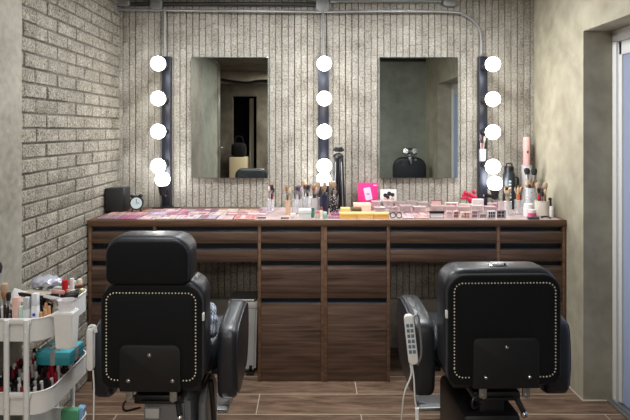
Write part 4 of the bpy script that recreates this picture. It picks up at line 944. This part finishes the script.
# nail polish bottles: some tall ones under the gift box, short ones toward the near end
zm = .379
POL = [('deep red',(132,22,36)),('dark plum',(62,22,38)),('pink',(204,120,136)),('clear pink',(206,176,176)),('black',(24,22,26)),('rose red',(150,42,62)),('pearl white',(206,204,204)),('olive',(96,92,64))]
def square_polish(rgb, cap, h, sname):
    t = thing('nail_polish', 'x', 'nail polish', (0,0,0))
    bm = nb(); box(bm, -.0105, .0105, -.0105, .0105, 0, h*.5, .003); obj('bottle_body', bm, colour(rgb,.12), t)
    bm = nb(); cyl(bm, (0,0,h*.5), (0,0,h), .0078, .0062, 12, .001); obj('bottle_cap', bm, colour(cap,.3), t)
    return t
rp = random.Random(21); PP = {}
yrow = 0
for yy in [1.922+.0245*i for i in range(14)]:
    xs = [-1.168+.0245*i for i in range(9)]
    for xx in xs:
        corner = (yy < 1.96 and xx > -.99) or (yy < 1.96 and xx < -1.15) or (yy > 2.24 and xx > -.985)
        if corner or rp.random() < .06: continue
        under = (-1.07 < xx < -.94) and 2.02 < yy < 2.16
        if under and rp.random() < .55: continue
        pn, rgb = rp.choice(POL[:6] if not under else POL)
        cap = rp.choice([('black',(24,22,24)),('black',(24,22,24)),('white',(200,196,194)),('clear',(176,170,170)),('red',(132,28,42))])
        h = .116 if under else (.098 if (yy > 2.0) else .088)
        key = (pn, cap[0], h)
        where = 'under the teal gift box' if under else ('beside the gift box near the wall' if yy > 2.0 else 'at the near end of the middle tray')
        lab = '%s-capped %s nail polish bottle %s' % (cap[0], pn, where); grp = '%s %s-capped nail polishes %s' % (pn, cap[0], where)
        loc = (xx+rp.uniform(-.002,.002), yy+rp.uniform(-.002,.002), zm)
        if key not in PP:
            PP[key] = square_polish(rgb, cap[1], h, pn); o = PP[key]; o.location = loc; o['label'] = lab; o['group'] = grp
        else: dup(PP[key], loc, rp.uniform(-.3,.3), lab, grp)
# packets in the bottom tray
def packet(label, px, Y, w, d, h, rgb, rot, z=.12, pat=None):
    t = tag(obj('product_packet', (lambda b: slab(b, rr(-w/2, w/2, 0, h, .008), -d/2, d/2, 'Y', .006))(nb()), pat or colour(rgb,.4)), label, 'packet')
    t.location = (min(inX(wx(px,Y)), X1c-.055 if w > .05 else X1c-.03), Y, z); t.rotation_euler = rot
packet('green and white patterned packet in the bottom tray', 72, 2.2, .07, .03, .125, (90,160,120), (.0,.05,.1))
packet('navy packet in front of the green one in the bottom tray', 70, 2.13, .09, .035, .10, (36,40,70), (0,.0,.0))
packet('light blue packet sticking up at the cart side in the bottom tray', 84, 2.22, .03, .03, .125, (130,176,214), (0,.15,.1))
bm = nb(); lathe(bm, [(0,0),(.03,0),(.03,.07),(0,.07)], seg=18); o = tag(obj('face_mist_can', bm, colour((190,190,190))), 'white can lying low in the bottom tray by the uprights', 'can'); o.location = (-1.06, 1.98, .12)

# ------------------------------------------------------------------ light and camera
def unseen_fill_lamp(x, y, size, power, col, label, z=CZ):  # unseen area light with a housing, added for fill
    t = thing('unseen_fill_lamp', label, 'ceiling lamp', (x, y, z), group='unseen fill lamps')
    bm = nb(); cyl(bm, (0,0,-.035), (0,0,0), size*.55, size*.55, 28, .004); obj('fill_lamp_housing', bm, M_BLACK, t)
    L = bpy.data.lights.new('lamp_light', 'AREA'); L.shape = 'DISK'; L.size = size; L.energy = power; L.color = col
    o = bpy.data.objects.new('lamp_light', L); C.objects.link(o); o.location = (x, y, z-.04)
    return o
unseen_fill_lamp(-0.35, 2.68, .35, 17, (.97,.985,1.0), 'unseen fill lamp added over the middle of the room')  # this and the next are added for general light on wall and counter
unseen_fill_lamp(0.65, 2.70, .35, 17, (.97,.985,1.0), 'unseen fill lamp added near the sliding door')
unseen_fill_lamp(-0.35, 0.7, .40, 9, (.97,.985,1.0), 'unseen fill lamp added nearest the corridor')  # added to fill the foreground from the camera side
unseen_fill_lamp(-0.75, 1.55, .35, 5, (.97,.985,1.0), 'unseen fill lamp added above the rolling cart')  # added to lift the dark corner around the cart
unseen_fill_lamp(-0.1, -2.2, .3, 38, (1.0,.93,.84), 'unseen fill lamp added deep in the corridor')  # added to brighten the mirrored corridor, outside the mirror's view
unseen_fill_lamp(-0.1, -1.0, .3, 40, (1.0,.9,.78), 'unseen fill lamp added in the corridor')  # second added corridor light, also hidden from the mirror
w = bpy.data.worlds.new('World'); bpy.context.scene.world = w; w.use_nodes = True
w.node_tree.nodes['Background'].inputs[0].default_value = (.70,.74,.82,1); w.node_tree.nodes['Background'].inputs[1].default_value = 0.75

cam = bpy.data.cameras.new('camera'); co = bpy.data.objects.new('camera', cam); C.objects.link(co)
co.location = (0, 0, H); co.rotation_euler = (PI/2, 0, 0)
cam.sensor_width = 36; cam.lens = F/630*36
cam.shift_x = (315-310)/630; cam.shift_y = -(210-130)/630
cam.clip_start = .05
sc = bpy.context.scene; sc.camera = co
sc.view_settings.view_transform = 'Standard'; sc.view_settings.look = 'None'; sc.view_settings.gamma = 1; sc.view_settings.exposure = 0.4
sc.view_settings.use_curve_mapping = False
sc.cycles.max_bounces = 8
sc.cycles.sample_clamp_indirect = 4.0
sc.cycles.use_denoising = True
